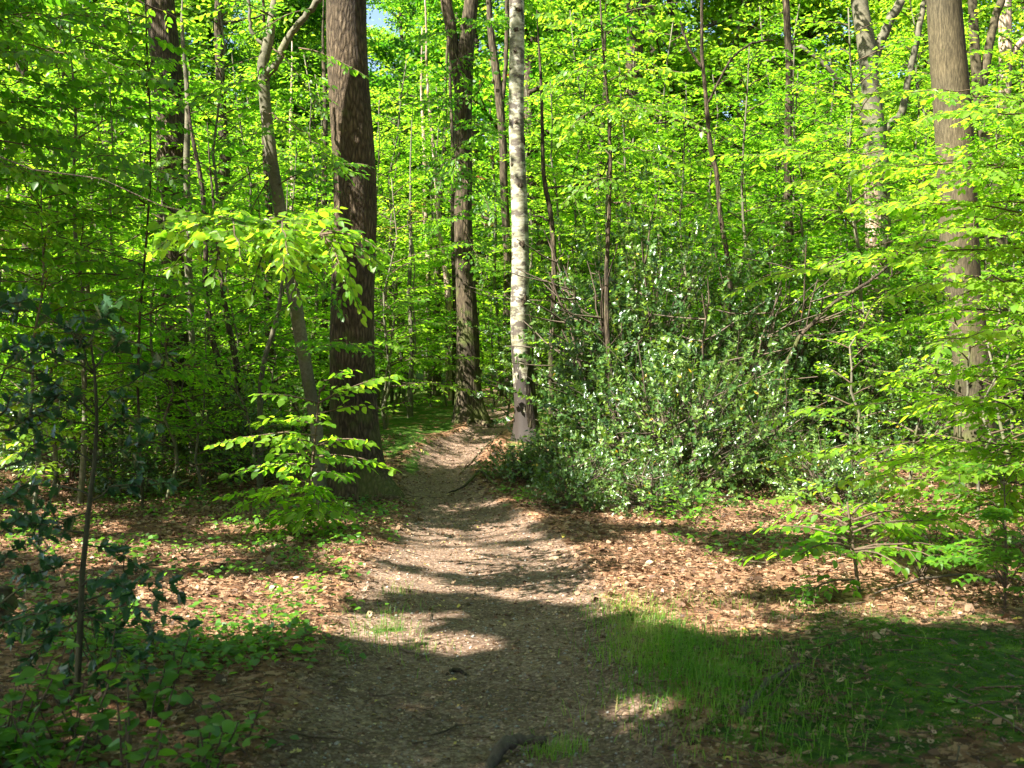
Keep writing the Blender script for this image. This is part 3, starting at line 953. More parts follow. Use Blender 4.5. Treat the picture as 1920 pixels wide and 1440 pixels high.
rows = [(290, .1), (310, .5), (340, .8), (400, .95), (470, .9), (540, 1.), (620, 1.05), (690, .95), (740, .6)]
for k, (py, wd) in enumerate(rows):
    z = P(0, py, 20)[2]
    cx, cy, r = (np.interp(z, GT[2], GT[j]) for j in (0, 1, 3))
    for e in np.linspace(0, 1, 9):
        th = -1.75 + e * 1.75 * wd * rng.uniform(.93, 1.05)
        rr = r * 1.04 + .02 * math.sin(e * math.pi) + rng.uniform(.0, .012)
        vv.append((cx + math.sin(th) * rr, cy - math.cos(th) * rr, z))
    if k:
        qq += [[(k - 1) * 9 + j, (k - 1) * 9 + j + 1, k * 9 + j + 1, k * 9 + j] for j in range(8)]
psc.raw(vv, quads=qq)
link('peeled_lit_scar', psc.mesh('peeled_lit_scar', [M['pale_bark']], True, GB.location), GB)
px_tree('slender_tree', 'straight slender brown trunk rising alone above the holly thicket', [(1476, -5, 13), (1478, 120, 14), (1477, 220, 14), (1479, 330, 15), (1480, 430, 16), (1479, 560, 16), (1480, 720, 18)], 19, 'brown_bark', 12, flare=.3, sides=12, crown=(8.8, 2.2, 6, 16, .14))
px_tree('twin_tree', 'tan twin-stemmed trunk just beyond the stout smooth beech, lower bark sunlit pale', [(1822, -5, 16), (1832, 120, 20), (1840, 220, 24), (1850, 290, 30), (1862, 370, 34), (1870, 520, 36), (1880, 720, 40)], 21, 'beech_bark', 13,
        forks=[[(1838, 200, 18), (1850, 110, 18), (1862, 50, 16), (1880, -10, 15)]], flare=.3, sides=16, crown=(9.5, 2.6, 5, 16, .15))
px_tree('pale_tree', 'pale sunlit trunk nearest the picture edge beside the tan twin-stemmed tree', [(1886, -5, 24), (1884, 100, 24), (1882, 200, 22), (1876, 300, 26), (1872, 420, 28), (1876, 600, 30), (1880, 760, 32)], 23, 'pale_bark', 13,
        forks=[[(1880, 145, 12), (1900, 95, 12), (1935, 60, 11)]], flare=.3, sides=14, crown=(10, 2.6, 5, 16, .15))
px_tree('crooked_tree', 'crooked dark thin tree with short side branches above the holly thicket', [(1318, -5, 5), (1314, 110, 7), (1322, 190, 8), (1330, 270, 9), (1348, 330, 9), (1352, 400, 9), (1364, 480, 9), (1370, 580, 10), (1372, 740, 12)], 16, 'dark_bark', 8,
        forks=[[(1328, 250, 6), (1300, 240, 5), (1270, 225, 4), (1225, 232, 3)], [(1318, 130, 6), (1290, 90, 5), (1275, 40, 4)], [(1322, 200, 5), (1370, 110, 4), (1410, 80, 4), (1450, 75, 3)]], flare=.2, sides=10)
px_tree('dark_tree', 'dark reddish-barked trunk far behind the holly, rust-red leaves round it', [(1190, -5, 26), (1184, 120, 26), (1180, 240, 24), (1182, 380, 26), (1186, 520, 28), (1190, 690, 30)], 27, 'dark_bark', 15,
        forks=[[(1186, 190, 11), (1200, 90, 11), (1210, -10, 10)]], flare=.2, sides=14, crown=(11, 3, 5, 16, .15))
px_tree('dark_tree', 'brown trunk bending at mid height, next to the dark reddish trunk behind the holly', [(1216, -5, 16), (1226, 100, 20), (1236, 190, 22), (1238, 280, 20), (1234, 400, 22), (1238, 540, 24), (1240, 690, 26)], 29, 'brown_bark', 15,
        forks=[[(1272, 165, 9), (1285, 100, 11), (1300, 60, 10)], [(1236, 200, 10), (1262, 170, 9), (1285, 140, 8), (1320, 110, 6)]], flare=.2, sides=12, crown=(12, 3, 5, 16, .15))
px_tree('olive_tree', 'olive-tinted curving stem half hidden behind the birch', [(916, -5, 10), (922, 60, 13), (930, 130, 15), (936, 200, 16), (944, 280, 15), (948, 400, 15), (952, 560, 16), (956, 700, 18)], 25, 'brown_bark', 14,
        forks=[[(942, 200, 9), (948, 120, 8), (952, 40, 8), (950, -10, 8)]], flare=.2, sides=12, crown=(10, 2.5, 5, 16, .15))
px_tree('twisted_tree', 'twisted brown trunk behind the slim stems, between the dark oak and the grey forked beech', [(412, 40, 17), (412, 140, 17), (414, 220, 18), (424, 290, 22), (420, 350, 24), (408, 420, 26), (402, 500, 24), (402, 600, 25), (402, 720, 26)], 22, 'brown_bark', 13, flare=.2, sides=14, crown=(8, 2.6, 5, 16, .15))
px_tree('thin_stem', 'thin greyish stem pressed close against the shaded dark oak', [(344, 60, 7), (352, 170, 9), (347, 300, 12), (352, 420, 13), (357, 520, 14), (359, 640, 12), (359, 760, 12), (362, 840, 13)], 15.5, 'grey_bark', 7, flare=.2, sides=10)
px_tree('thin_stem', 'thin dark stem curving up towards the dark oak from the undergrowth', [(362, 260, 7), (376, 340, 9), (385, 460, 9), (384, 530, 10), (394, 590, 11), (402, 650, 11), (418, 690, 12), (424, 760, 13)], 15, 'dark_bark', 5.5, flare=.2, sides=10)
px_tree('thin_stem', 'thin dark bowed stem in the middle of the shaded stems near the grey beech', [(408, 480, 7), (416, 540, 10), (428, 600, 11), (440, 650, 12), (448, 690, 12), (450, 760, 13)], 15.2, 'dark_bark', 5, flare=.2, sides=10)
px_tree('thin_stem', 'crooked forked stem just beside the foot of the grey forked beech', [(522, 560, 6), (516, 608, 8), (505, 640, 10), (497, 668, 9), (490, 720, 10), (488, 790, 12)], 14, 'grey_bark', 4, flare=.2, sides=10)
px_tree('slim_tree', 'slim upright stem rising through the leaves behind the grey forked beech', [(500, 330, 12), (504, 430, 14), (503, 540, 15), (508, 640, 17), (512, 740, 18)], 19, 'brown_bark', 9, flare=.2, sides=10)
px_tree('slim_tree', 'slim trunk seen between the grey forked beech and the big oak', [(608, 200, 9), (610, 320, 11), (609, 450, 12), (610, 580, 12), (611, 720, 13)], 24, 'brown_bark', 10, flare=.2, sides=10)
px_tree('slim_tree', 'short pale sunlit trunk low behind the grey forked beech', [(548, 380, 11), (550, 500, 13), (552, 600, 15), (553, 720, 16)], 28, 'pale_bark', 10, flare=.2, sides=10)
px_tree('pale_sapling', 'thin pale wavy sapling between the big oak and the tree on the mound', [(770, 380, 5), (768, 470, 7), (766, 560, 8), (772, 600, 9), (774, 640, 9), (771, 700, 9), (769, 745, 10)], 20, 'grey_bark', 6.5, flare=.2, sides=10)
for k, (pts, Y, lab) in enumerate([
    ([(798, 380, 10), (802, 470, 12), (806, 560, 14), (810, 690, 16)], 30, 'pale trunk far down the path behind the thin wavy sapling'),
    ([(824, 420, 12), (819, 500, 15), (817, 600, 16), (820, 690, 17)], 27, 'olive-brown trunk far down the path, thickest of the pale row there'),
    ([(830, 470, 10), (838, 540, 13), (842, 640, 14), (844, 720, 15)], 25, 'pale leaning trunk in the row just behind the tree on the mound'),
    ([(848, 300, 8), (851, 450, 9), (852, 600, 9), (853, 725, 10)], 23, 'straight thin trunk almost touching the tree on the mound')]):
    px_tree('path_tree', lab, pts, Y, ('pale_bark', 'beech_bark', 'pale_bark', 'brown_bark')[k], 11, flare=.2, sides=10)
px_tree('slim_tree', 'dark slim wavy stem to the side of the birch above the holly', [(1012, 150, 6), (1018, 260, 7), (1022, 340, 9), (1034, 400, 10), (1037, 480, 10), (1036, 600, 11), (1034, 740, 12)], 18, 'dark_bark', 7.5,
        forks=[[(1036, 420, 5), (1020, 408, 4), (1000, 404, 3)], [(1024, 352, 4), (1070, 350, 3.5), (1130, 330, 3), (1145, 290, 2.5)]], flare=.2, sides=10)
px_tree('slim_tree', 'slim dark trunk beyond the holly, between the birch and the reddish trunk', [(1132, 180, 8), (1126, 300, 9), (1122, 400, 11), (1120, 520, 12), (1118, 690, 14)], 25, 'dark_bark', 10, flare=.2, sides=10)
px_tree('shaded_tree', 'broad dim trunk veiled by leaves far behind the foreground holly sapling', [(48, 260, 26), (52, 340, 28), (58, 400, 30), (62, 560, 32), (66, 720, 34)], 21, 'dark_bark', 13, flare=.2, sides=14, crown=(7, 2.6, 5, 16, .15))
px_tree('shaded_tree', 'dim brown trunk veiled by leaves beyond the dark oak', [(196, 150, 18), (198, 260, 20), (232, 340, 24), (240, 460, 26), (244, 600, 26), (246, 730, 28)], 24, 'brown_bark', 13, flare=.2, sides=14, crown=(8.5, 2.6, 5, 16, .15))
px_tree('leaning_tree', 'pale leaning stem at the edge of the picture behind shaded beech leaves', [(-6, 330, 10), (2, 390, 12), (8, 440, 14), (12, 520, 14), (16, 700, 16)], 19, 'pale_bark', 6, flare=.2, sides=10)

# ---------- woodland beyond, one by one
zones = [('tall slim tree with bright sunlit crown, one of those far behind the oaks', 'tall trees far behind the oaks', -30, -4.),
         ('tall slim tree with bright sunlit crown, one of those closing the far path', 'tall trees closing the path', -4., 3),
         ('tall slim tree with bright sunlit crown, one of those far behind the holly', 'tall trees far behind the holly', 3, 11),
         ('tall slim tree with bright sunlit crown, one of those far behind the stout beech', 'tall trees far behind the stout beech', 11, 40)]
spots = []
for Y in (29, 34, 39, 45, 51, 58, 66):
    half = .5 * Y + 4
    n = int(2 * half / (3.0 if Y < 42 else 3.9))
    for k in range(n):
        x = -half + (k + .5) * 2 * half / n + rng.normal(0, 1.0)
        y = Y + rng.normal(0, 1.4)
        if y < 40 and abs(x - path_c(y)) < 1.6:
            continue
        spots.append((x, y))
for k, (x, y) in enumerate(spots):
    xr = x / y * 20
    if y < 48 and -14 < x < 0 and rng.uniform() < .5:
        continue
    lab, grp = next((z[0], z[1]) for z in zones if z[2] / 1. <= xr * 1. < z[3]) if -30 <= xr < 40 else (zones[0][0], zones[0][1])
    if y > 44 and xr > .6 and rng.uniform() < .6:
        continue
    place_tree(BRIGHT[int(rng.integers(0, 2))] if xr > 1.2 and rng.uniform() < .75 else TALL[int(rng.integers(0, 4))], 'woodland_tree', lab, grp, x, y, rng.uniform(.8, 1.1) * np.interp(Y, [29, 45, 66], [.62, .85, 1.]) * (.9 if x > 6 else 1.), rng.uniform(0, 6.28))
# ---------- young beeches filling the middle distance
fill = [
    (-60, 12.5, 1, .9, 'young beech with broad shaded layers at the picture edge above the holly sapling'),
    (110, 15.5, 3, 1.0, 'young beech with dim layered leaves beside the broad veiled trunk'),
    (215, 14, 0, .9, 'young beech spreading shaded sprays before the dark oak'),
    (150, 21, 1, 1.05, 'young beech brightly lit between the veiled trunks beyond the dark oak'),
    (430, 20, 1, .9, 'young beech growing behind the twisted brown trunk'),
    (460, 26, 3, 1.1, 'tall young beech far behind the slim stems beside the dark oak'),
    (570, 22, 1, .95, 'young beech showing between the grey forked beech and the big oak'),
    (300, 24, 3, 1.15, 'tall young beech half hidden behind the dark oak'),
    (20, 26, 1, 1.1, 'young beech far beyond the pale leaning stem'),
    (740, 25, 3, 1.05, 'young beech with hanging bright leaves just past the big oak'),
    (790, 34, 1, 1.1, 'young beech at the far bend between the pale path trunks'),
    (925, 31, 3, 1.1, 'young beech closing the gap between the mound tree and the birch'),
    (1065, 22, 1, 1.0, 'young beech with bright leaves right behind the birch'),
    (1100, 27, 3, 1.15, 'young beech rising behind the slim dark trunk beyond the holly'),
    (1180, 20.5, 0, 1.1, 'young beech spreading leaves over the highest holly'),
    (1265, 24, 1, 1.05, 'young beech next to the bending brown trunk'),
    (1330, 20, 3, .9, 'young beech behind the crooked thin tree'),
    (1420, 23, 1, 1.05, 'young beech between the crooked thin tree and the straight slender trunk'),
    (1540, 25, 3, 1.1, 'young beech between the straight slender trunk and the scarred grey beech'),
    (1590, 18.5, 0, .85, 'young beech growing under the scarred grey beech'),
    (1700, 23, 1, 1.1, 'young beech filling the gap before the stout smooth beech'),
    (1860, 18.5, 3, .85, 'young beech with sunlit layers behind the stout smooth beech'),
    (1930, 22, 1, 1.1, 'young beech at the picture edge behind the pale sunlit trunk'),
    (1990, 15, 0, .9, 'young beech reaching in from the edge past the stout smooth beech'),
    (840, 22.5, 2, .8, 'short young beech in front of the pale row of path trunks'),
    (700, 18.5, 2, .75, 'short bright young beech directly behind the big oak'),
    (520, 17, 2, .85, 'short young beech among the shaded stems behind the grey beech'),
    (380, 14.2, 2, .6, 'low young beech under the thin dark stems'),
    (60, 10.8, 2, .8, 'low shaded young beech behind the holly sapling'),
]
for px, Y, k, s, lab in fill:
    x = (px - 960) / F * Y
    place_tree(YOUNG[k], 'young_beech', lab, 'young beeches of the understorey', x, Y, s, rng.uniform(0, 6.28))
zone_fill = [
    ('leafy young beech, one of those crowding between the shaded stems and the picture edge', 'young beeches crowding the shaded side', [(-20, 15.5, 0), (95, 12.8, 2), (60, 18.5, 1), (180, 16.5, 3), (290, 15, 2), (260, 19, 0), (400, 17.5, 3), (470, 18, 2), (540, 19.5, 0), (350, 22, 1), (120, 24, 3), (590, 26, 1), (440, 30, 1), (210, 28, 1), (20, 31, 3), (330, 31, 3), (480, 23, 3), (150, 12.2, 0), (330, 18.5, 3), (440, 15.8, 2), (230, 21, 1), (520, 24, 1), (-40, 19, 3)]),
    ('leafy young beech, one of those closing the view along the far path', 'young beeches along the far path', [(715, 29, 1), (760, 38, 3), (812, 40, 1), (870, 42, 3), (930, 39, 1), (985, 26, 3), (700, 22, 0), (965, 33, 1), (735, 20.5, 2), (900, 27.5, 2), (765, 23, 1), (810, 26, 3), (725, 17.5, 2)]),
    ('leafy young beech, one of those rising bright behind the holly thicket', 'young beeches behind the holly', [(1040, 20.5, 3), (1110, 21.5, 1), (1150, 31, 1), (1230, 28, 3), (1300, 22, 0), (1370, 27, 1), (1390, 18.5, 2), (1450, 29, 3), (1480, 20.5, 0), (1500, 22.5, 1), (1560, 21.5, 3), (1640, 26, 1), (1280, 32, 1), (1590, 31, 3), (1275, 17.5, 0), (1385, 17.2, 0), (1500, 17.5, 3), (1600, 16.6, 0), (1130, 18.2, 0), (1440, 18.6, 2)]),
    ('leafy young beech, one of those behind the stout smooth beech and its neighbours', 'young beeches behind the stout beech', [(1660, 17.5, 2), (1720, 20, 3), (1780, 18, 0), (1760, 26, 1), (1830, 27, 3), (1900, 26, 1), (1890, 16.5, 2), (1700, 31, 1), (1880, 31, 3), (1950, 19.5, 0)])]
for lab, grp, sp in zone_fill:
    for px, Y, k in sp:
        place_tree(YOUNG[k], 'young_beech', lab, grp, (px - 960) / F * Y, Y, rng.uniform(.85, 1.1), rng.uniform(0, 6.28))
BRONZE = young_proto(5.2, 9, 1.1, .03, zlo=4.3, leafm='bronze_leaf', tint=(.1, .9))
place_tree(BRONZE, 'bronze_sapling', 'slim sapling with a flat bronze-yellow crown right beside the big oak', None, (768 - 960) / F * 19.6, 19.6, .78, 2.)
COPPER = young_proto(8.5, 14, 1.2, .05, zlo=3.5, leafm='copper_leaf', tint=(.0, 1.))
place_tree(COPPER, 'copper_beech', 'thin beech with dark copper-red leaves by the reddish trunk', None, (1192 - 960) / F * 26, 26, 1., .4)
place_tree(COPPER, 'copper_beech', 'thin beech with copper-red leaves peeping out behind the birch', None, (938 - 960) / F * 27, 27, 1.05, 2.4)

# low green undergrowth further back
lows = [(720, 17.5, 0, 'low leafy shrub on the bank right behind the big oak'), (765, 20.5, 1, 'low leafy shrub at the foot of the thin wavy sapling'), (815, 22.5, 0, 'low leafy shrub before the pale path trunks'),
        (925, 24, 0, 'dark low shrub beside the far path near the birch'), (950, 19.5, 1, 'low shrub pressed against the back of the birch'), (60, 17, 0, 'low shaded shrub below the broad veiled trunk'),
        (170, 18.5, 1, 'low shaded shrub between the veiled trunks'), (420, 16.5, 0, 'low shrub around the feet of the thin dark stems'), (470, 15, 1, 'low shrub by the crooked forked stem'),
        (255, 15.8, 1, 'low shrub at the shaded foot of the dark oak'), (560, 16.5, 1, 'low shrub between the grey beech and the big oak'), (860, 30, 0, 'far low shrub closing the path beyond the mound'),
        (640, 21, 0, 'low shrub hidden behind the big oak trunk'), (520, 20, 0, 'low shrub behind the slim upright stem'), (330, 20, 0, 'low shrub beyond the dark oak')]
lows += [(1790, 12.9, 0, 'low beech shrub covering the foot of the stout smooth beech'), (1880, 12.2, 0, 'low beech shrub by the edge in front of the stout smooth beech'), (1700, 13.2, 1, 'low beech shrub between the leaning dead branch and the stout smooth beech'), (1830, 11.2, 1, 'bright low shrub under the layered sprays'),
         (1620, 13.6, 0, 'low shrub below the dead branch near the scarred grey beech'), (300, 12.8, 0, 'shaded shrub standing right in front of the dark oak'), (200, 15, 0, 'shaded shrub next to the dark oak, towards the veiled trunks'), (110, 13.5, 1, 'shaded shrub directly behind the holly sapling'), (20, 14.5, 0, 'shaded shrub at the picture edge behind the holly sapling'),
         (380, 13.2, 1, 'shaded shrub under the thin dark stems by the dark oak'), (490, 13.2, 1, 'shrub before the crooked forked stem'), (450, 18, 0, 'shrub between the twisted trunk and the slim upright stem'), (100, 16.5, 0, 'tall shaded shrub behind the broad veiled trunk foot')]
for px, Y, k, lab in lows:
    x = (px - 960) / F * Y
    place_tree(LOW[k], 'undergrowth_shrub', lab, 'low shrubs of the undergrowth', x, Y, 1., rng.uniform(0, 6.28), 'shrub')

for lab, grp, sp in [('sunlit low leafy shrub, one of those scattered between the slim trunks behind the oaks', 'far low shrubs behind the oaks', [(430, 27), (480, 32), (530, 26), (570, 30), (610, 27), (390, 34), (330, 30), (640, 33), (250, 27), (150, 31), (60, 28), (500, 38), (590, 40), (100, 19), (220, 17.5), (310, 22), (400, 21), (460, 19), (540, 21), (30, 21.5), (270, 25), (370, 26), (600, 22), (160, 23)]),
                     ('sunlit low leafy shrub, one of those around the far end of the path', 'far low shrubs by the path', [(715, 24), (745, 27), (735, 33), (775, 30), (700, 28), (800, 36), (845, 35), (980, 28), (950, 34), (1010, 24), (880, 38), (760, 42)])]:
    for px, Y in sp:
        place_tree(YOUNG[2] if rng.uniform() < .5 else LOW[0], 'undergrowth_shrub', lab, grp, (px - 960) / F * Y, Y, rng.uniform(.75, 1.1), rng.uniform(0, 6.28), 'shrub')

# ---------- holly thicket right of the path
for a in [(0, 'holly bush with pale glittering leaves right beside the birch', 1160, 16.0, 1.2, .3), (3, 'tallest holly bush in the middle of the thicket', 1215, 16.2, 1.12, 1.2), (0, 'wide holly bush under the crooked thin tree', 1335, 15.4, 1.12, 2.4),
          (3, 'tall holly bush around the foot of the straight slender trunk', 1470, 16.8, .98, 3.1), (1, 'rounded holly bush facing the path in front of the tallest holly', 1190, 14., .95, .7),
          (1, 'rounded holly bush at the sunlit front below the crooked thin tree', 1290, 13.2, 1.0, 1.9), (1, 'dim holly bush below the leaning dead branch', 1420, 13.8, .85, 4.), (0, 'holly bush in front of the scarred grey beech', 1590, 16.4, .95, 5.),
          (2, 'low holly sprawling onto the path edge below the birch', 985, 14.3, .62, 2.2), (2, 'low holly whose tips creep out over the leaf litter', 1090, 12.3, .75, 1.1), (2, 'small holly clump by the lobed-leaf seedling', 1225, 12, .7, 3.),
          (1, 'shaded holly bush beneath the stout smooth beech', 1720, 15.6, .9, .2), (3, 'dark tall holly at the back beside the birch trunk', 1045, 19, .9, 4.4), (2, 'dark holly clump close under the birch foot', 1050, 14.4, .75, 5.2),
          (3, 'tall holly rising behind the thicket near the reddish trunk', 1150, 19.5, 1., 3.6), (2, 'small holly clump among litter under the layered sprays', 1560, 12.6, .9, 1.5)]:
    place_holly(*a)
for k, (px, Y, s, lab) in enumerate([(130, 14.5, .9, 'dark holly bush in deep shade behind the holly sapling'), (250, 13.3, .7, 'dark holly clump in front of the dark oak'), (440, 14.6, .7, 'dark holly clump under the slim stems beside the grey beech')]):
    place_holly(1 + k % 2, lab, px, Y, s, k * 2.)


# ---------- near beech sprays
def spray_tree(name, label, base, trunk_pts, rads, sprays, leaf, leafm='beech_leaf', tint=(.3, .8), width=.42, bark='grey_bark', thick=.008, tmpl=LEAF, tilt=.28, arch=.05, droop=.3, cat='young tree', step=.042, limbs=()):
    a, c = Acc(), Acc()
    for q, r in limbs:
        a.tube(np.asarray(q), np.linspace(r, r * .35, len(q)), 6, 0)
    a.tube(trunk_pts, rads, 10, 0, rough=.04)
    for p, q in sprays:
        spray(c, p, q, leaf, width, arch, tint, thick, step, tmpl, tilt, .06, droop)
    t = thing(name, label, cat, base)
    link('trunk', a.mesh(name + '_trunk', [M[bark]], True, base), t)
    link('crown', c.mesh(name + '_crown', [M[leafm], M['twig_bark']], False, base), t)
    return t


def vert_trunk(x, y, h, lean=(0, 0), n=10):
    z0 = float(ground_z(x, y))
    z = np.linspace(-.1, h, n)
    return np.stack([x + lean[0] * z + .05 * np.sin(z * 1.5 + x), y + lean[1] * z, z0 + z], 1), (x, y, z0)


# right: a beech standing just outside the frame, reaching in with flat layers
tp, b = vert_trunk(4.75, 9.2, 5.2, (.01, .02))
R = []
for (a, q, y0, y1) in [((1990, 215), (1590, 170), 9.2, 8.3), ((2000, 250), (1720, 215), 9.2, 7.8), ((2000, 350), (1270, 285), 9.2, 9.6), ((1990, 330), (1480, 330), 9.2, 8.6), ((2000, 430), (1560, 380), 9.2, 8.2), ((2000, 430), (1700, 440), 9.2, 7.6), ((2000, 390), (1690, 395), 9.2, 8.9), ((2000, 470), (1720, 485), 9.2, 9.3), ((2000, 320), (1700, 350), 9.2, 7.9), ((2000, 520), (1740, 570), 9.2, 8.8), ((2000, 260), (1800, 290), 9.2, 8.4), ((2000, 690), (1790, 690), 9.2, 8.8),
                       ((1990, 480), (1370, 530), 9.2, 8.6), ((2000, 560), (1640, 545), 9.2, 7.6), ((1990, 600), (1610, 610), 9.2, 8.4), ((2000, 650), (1760, 640), 9.2, 7.2),
                       ((1990, 780), (1405, 775), 9.2, 8.8), ((2000, 730), (1560, 715), 9.2, 9.2), ((2000, 790), (1690, 750), 9.2, 8.), ((2000, 870), (1455, 845), 9.2, 8.9), ((2000, 930), (1440, 915), 9.2, 8.2), ((2000, 850), (1620, 880), 9.2, 7.7),
                       ((2000, 960), (1640, 985), 9.2, 7.9), ((2000, 900), (1760, 905), 9.2, 7.2)]:
    R.append((P(*a, y0), P(*q, y1)))
spray_tree('young_beech', 'young beech whose flat bright yellow-green layers reach in across the stout smooth beech', b, tp, np.linspace(.05, .02, 10), R, .078, tint=(.45, .95), width=.44, step=.034)

# right: small beech sapling on the litter
tp, b = vert_trunk((1600 - 960) / F * 7.4, 7.4, .62, (-.05, .03))
S = []
c0 = np.array([b[0], b[1], b[2]])
for (px, py, dy, z) in [(1385, 1042, .1, .25), (1430, 985, .3, .35), (1470, 960, .5, .45), (1560, 945, .2, .5), (1640, 950, .5, .55), (1740, 965, .3, .5), (1830, 985, .2, .42), (1850, 1045, -.1, .3), (1770, 1050, -.4, .3), (1690, 1060, -.5, .28), (1480, 1130, -.3, .1),
                        (1500, 1035, -.45, .3), (1530, 1000, .6, .4), (1720, 1005, .6, .45)]:
    S.append((c0 + [0, 0, z], P(px, py, 7.4 + dy)))
spray_tree('beech_sapling', 'small spreading beech sapling with a thin dark stem rooted in sunlit leaf litter', b, tp, np.linspace(.016, .007, 10), S, .085, tint=(.25, .75), width=.44, bark='twig_bark', arch=.08, step=.034)

# left: overhanging spray in full sun and the shaded layers above it, from a beech outside the frame
tp, b = vert_trunk(-4.4, 7.8, 5.4, (.02, .0))
hub = [P(430, 415, 7.5), P(520, 425, 7.4), P(600, 440, 7.4)]
S = []
for h_, qs in ((0, [(285, 470, 5.9), (320, 500, 6.), (370, 440, 5.7), (400, 520, 5.9), (450, 470, 5.5), (300, 440, 6.6), (390, 420, 6.9)]), (1, [(470, 545, 6.), (530, 500, 5.6), (560, 555, 6.), (500, 420, 7.), (590, 430, 6.8), (540, 470, 5.4)]),
               (2, [(640, 500, 5.9), (715, 492, 6.2), (690, 445, 6.6), (680, 590, 6.2), (655, 545, 5.9), (720, 470, 6.0), (630, 440, 6.9)])):
    for q in qs:
        S.append((hub[h_], P(q[0], q[1], q[2] * 1.17)))
spray_tree('young_beech', 'young beech holding one sunlit yellow-green spray out in front of the two oaks', b, tp, np.linspace(.05, .02, 10), S, .083, tint=(.5, 1.), width=.5, bark='dark_bark', tilt=.42, droop=.3, step=.03, arch=.08, limbs=[([P(-260, 250, 7.8), P(-80, 262, 7.8), P(60, 318, 7.7), P(190, 335, 7.6), P(300, 385, 7.5), P(430, 415, 7.5), P(520, 425, 7.4), P(600, 440, 7.4)], .0065)])
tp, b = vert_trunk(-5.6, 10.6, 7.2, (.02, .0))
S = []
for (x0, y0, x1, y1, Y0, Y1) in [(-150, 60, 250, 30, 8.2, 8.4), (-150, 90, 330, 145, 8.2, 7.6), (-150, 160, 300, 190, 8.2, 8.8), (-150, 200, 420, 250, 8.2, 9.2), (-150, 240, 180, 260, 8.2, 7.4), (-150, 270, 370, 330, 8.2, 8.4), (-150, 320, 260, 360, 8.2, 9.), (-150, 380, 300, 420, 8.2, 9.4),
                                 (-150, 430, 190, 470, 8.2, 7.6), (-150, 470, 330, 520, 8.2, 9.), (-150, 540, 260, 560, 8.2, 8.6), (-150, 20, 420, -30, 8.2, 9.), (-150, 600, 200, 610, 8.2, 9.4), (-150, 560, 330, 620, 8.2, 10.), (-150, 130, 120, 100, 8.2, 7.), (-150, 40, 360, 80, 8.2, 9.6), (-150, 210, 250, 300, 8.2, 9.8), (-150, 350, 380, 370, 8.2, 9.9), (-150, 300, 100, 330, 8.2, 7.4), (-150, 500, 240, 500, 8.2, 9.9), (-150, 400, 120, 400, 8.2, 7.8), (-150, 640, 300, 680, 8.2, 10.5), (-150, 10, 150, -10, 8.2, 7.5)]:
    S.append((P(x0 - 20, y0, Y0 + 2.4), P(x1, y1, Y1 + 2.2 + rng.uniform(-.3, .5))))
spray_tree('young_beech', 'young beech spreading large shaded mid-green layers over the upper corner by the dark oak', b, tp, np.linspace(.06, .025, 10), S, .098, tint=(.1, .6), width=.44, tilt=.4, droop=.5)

tp, b = vert_trunk((262 - 960) / F * 11.6, 11.6, 6.4, (.015, .01))
S = []
for k in range(34):
    z = rng.uniform(1.4, 6.2)
    az = rng.uniform(0, 6.28)
    L = rng.uniform(.9, 1.9) * (1 - .06 * z)
    c = np.array([b[0] + .015 * z, b[1] + .01 * z, b[2] + z])
    S.append((c, c + np.array([math.cos(az) * L, math.sin(az) * L * .9 - .2, rng.uniform(-.25, .3)])))
spray_tree('young_beech', 'young beech with a very thin stem veiling the dark oak behind its loose mid-green leaves', b, tp, np.linspace(.016, .007, 10), S, .085, tint=(.2, .8), width=.42, tilt=.42, droop=.5, bark='dark_bark')

# left: beech sapling beside the oak foot
tp, b = vert_trunk((590 - 960) / F * 10.4, 10.4, 1.35, (.03, .02))
S = []
for (px, py, dy, z) in [(480, 735, -.2, 1.2), (650, 690, -.4, 1.3), (745, 700, -.2, 1.2), (700, 825, -.5, .8), (395, 830, .1, .9), (430, 885, -.3, .6), (740, 875, -.3, .7), (430, 955, -.5, .4), (515, 1010, -.7, .25), (660, 965, -.5, .35), (645, 895, -.6, .55), (560, 780, -.6, 1.), (520, 860, -.7, .7),
                        (500, 920, -.9, .35), (560, 990, -1., .2), (470, 985, -.5, .2), (420, 925, -.6, .35), (600, 960, -1., .25), (540, 830, -.8, .8), (480, 870, -.2, .6), (590, 930, -.8, .4), (470, 790, .3, 1.), (690, 760, .2, 1.1), (610, 1000, -.6, .2)]:
    S.append((np.array([b[0] + .03 * z, b[1], b[2] + z]), P(px, py, 10.4 + dy)))
spray_tree('beech_sapling', 'leafy beech sapling with bright layered sprays against the foot of the big oak', b, tp, np.linspace(.018, .007, 10), S, .096, tint=(.4, .9), width=.46, bark='twig_bark', tilt=.4, step=.036)

# sprays of a lime-green tree over the birch
tp, b = vert_trunk((1150 - 960) / F * 14.6, 14.6, 6.4, (-.02, .0))
S = []
for (a, q, y1) in [((1140, 60), (1010, 20), 13.6), ((1140, 40), (1290, 0), 13.8), ((1140, 120), (1020, 170), 13.4), ((1145, 150), (1290, 130), 13.6), ((1145, 190), (1050, 260), 13.5), ((1145, 200), (1330, 235), 13.4), ((1145, 280), (1270, 300), 13.4), ((1148, 330), (1050, 380), 13.8),
                   ((1140, 10), (1060, -40), 13.8), ((1145, 240), (1240, 190), 13.2), ((1148, 380), (1260, 400), 13.9)]:
    S.append((P(*a, 14.6), P(*q, y1)))
spray_tree('young_beech', 'young beech with bright drooping leaves overhead just to the holly side of the birch', b, tp, np.linspace(.045, .012, 10), S, .085, tint=(.35, .9), width=.45, tilt=.45, droop=.6, bark='dark_bark')


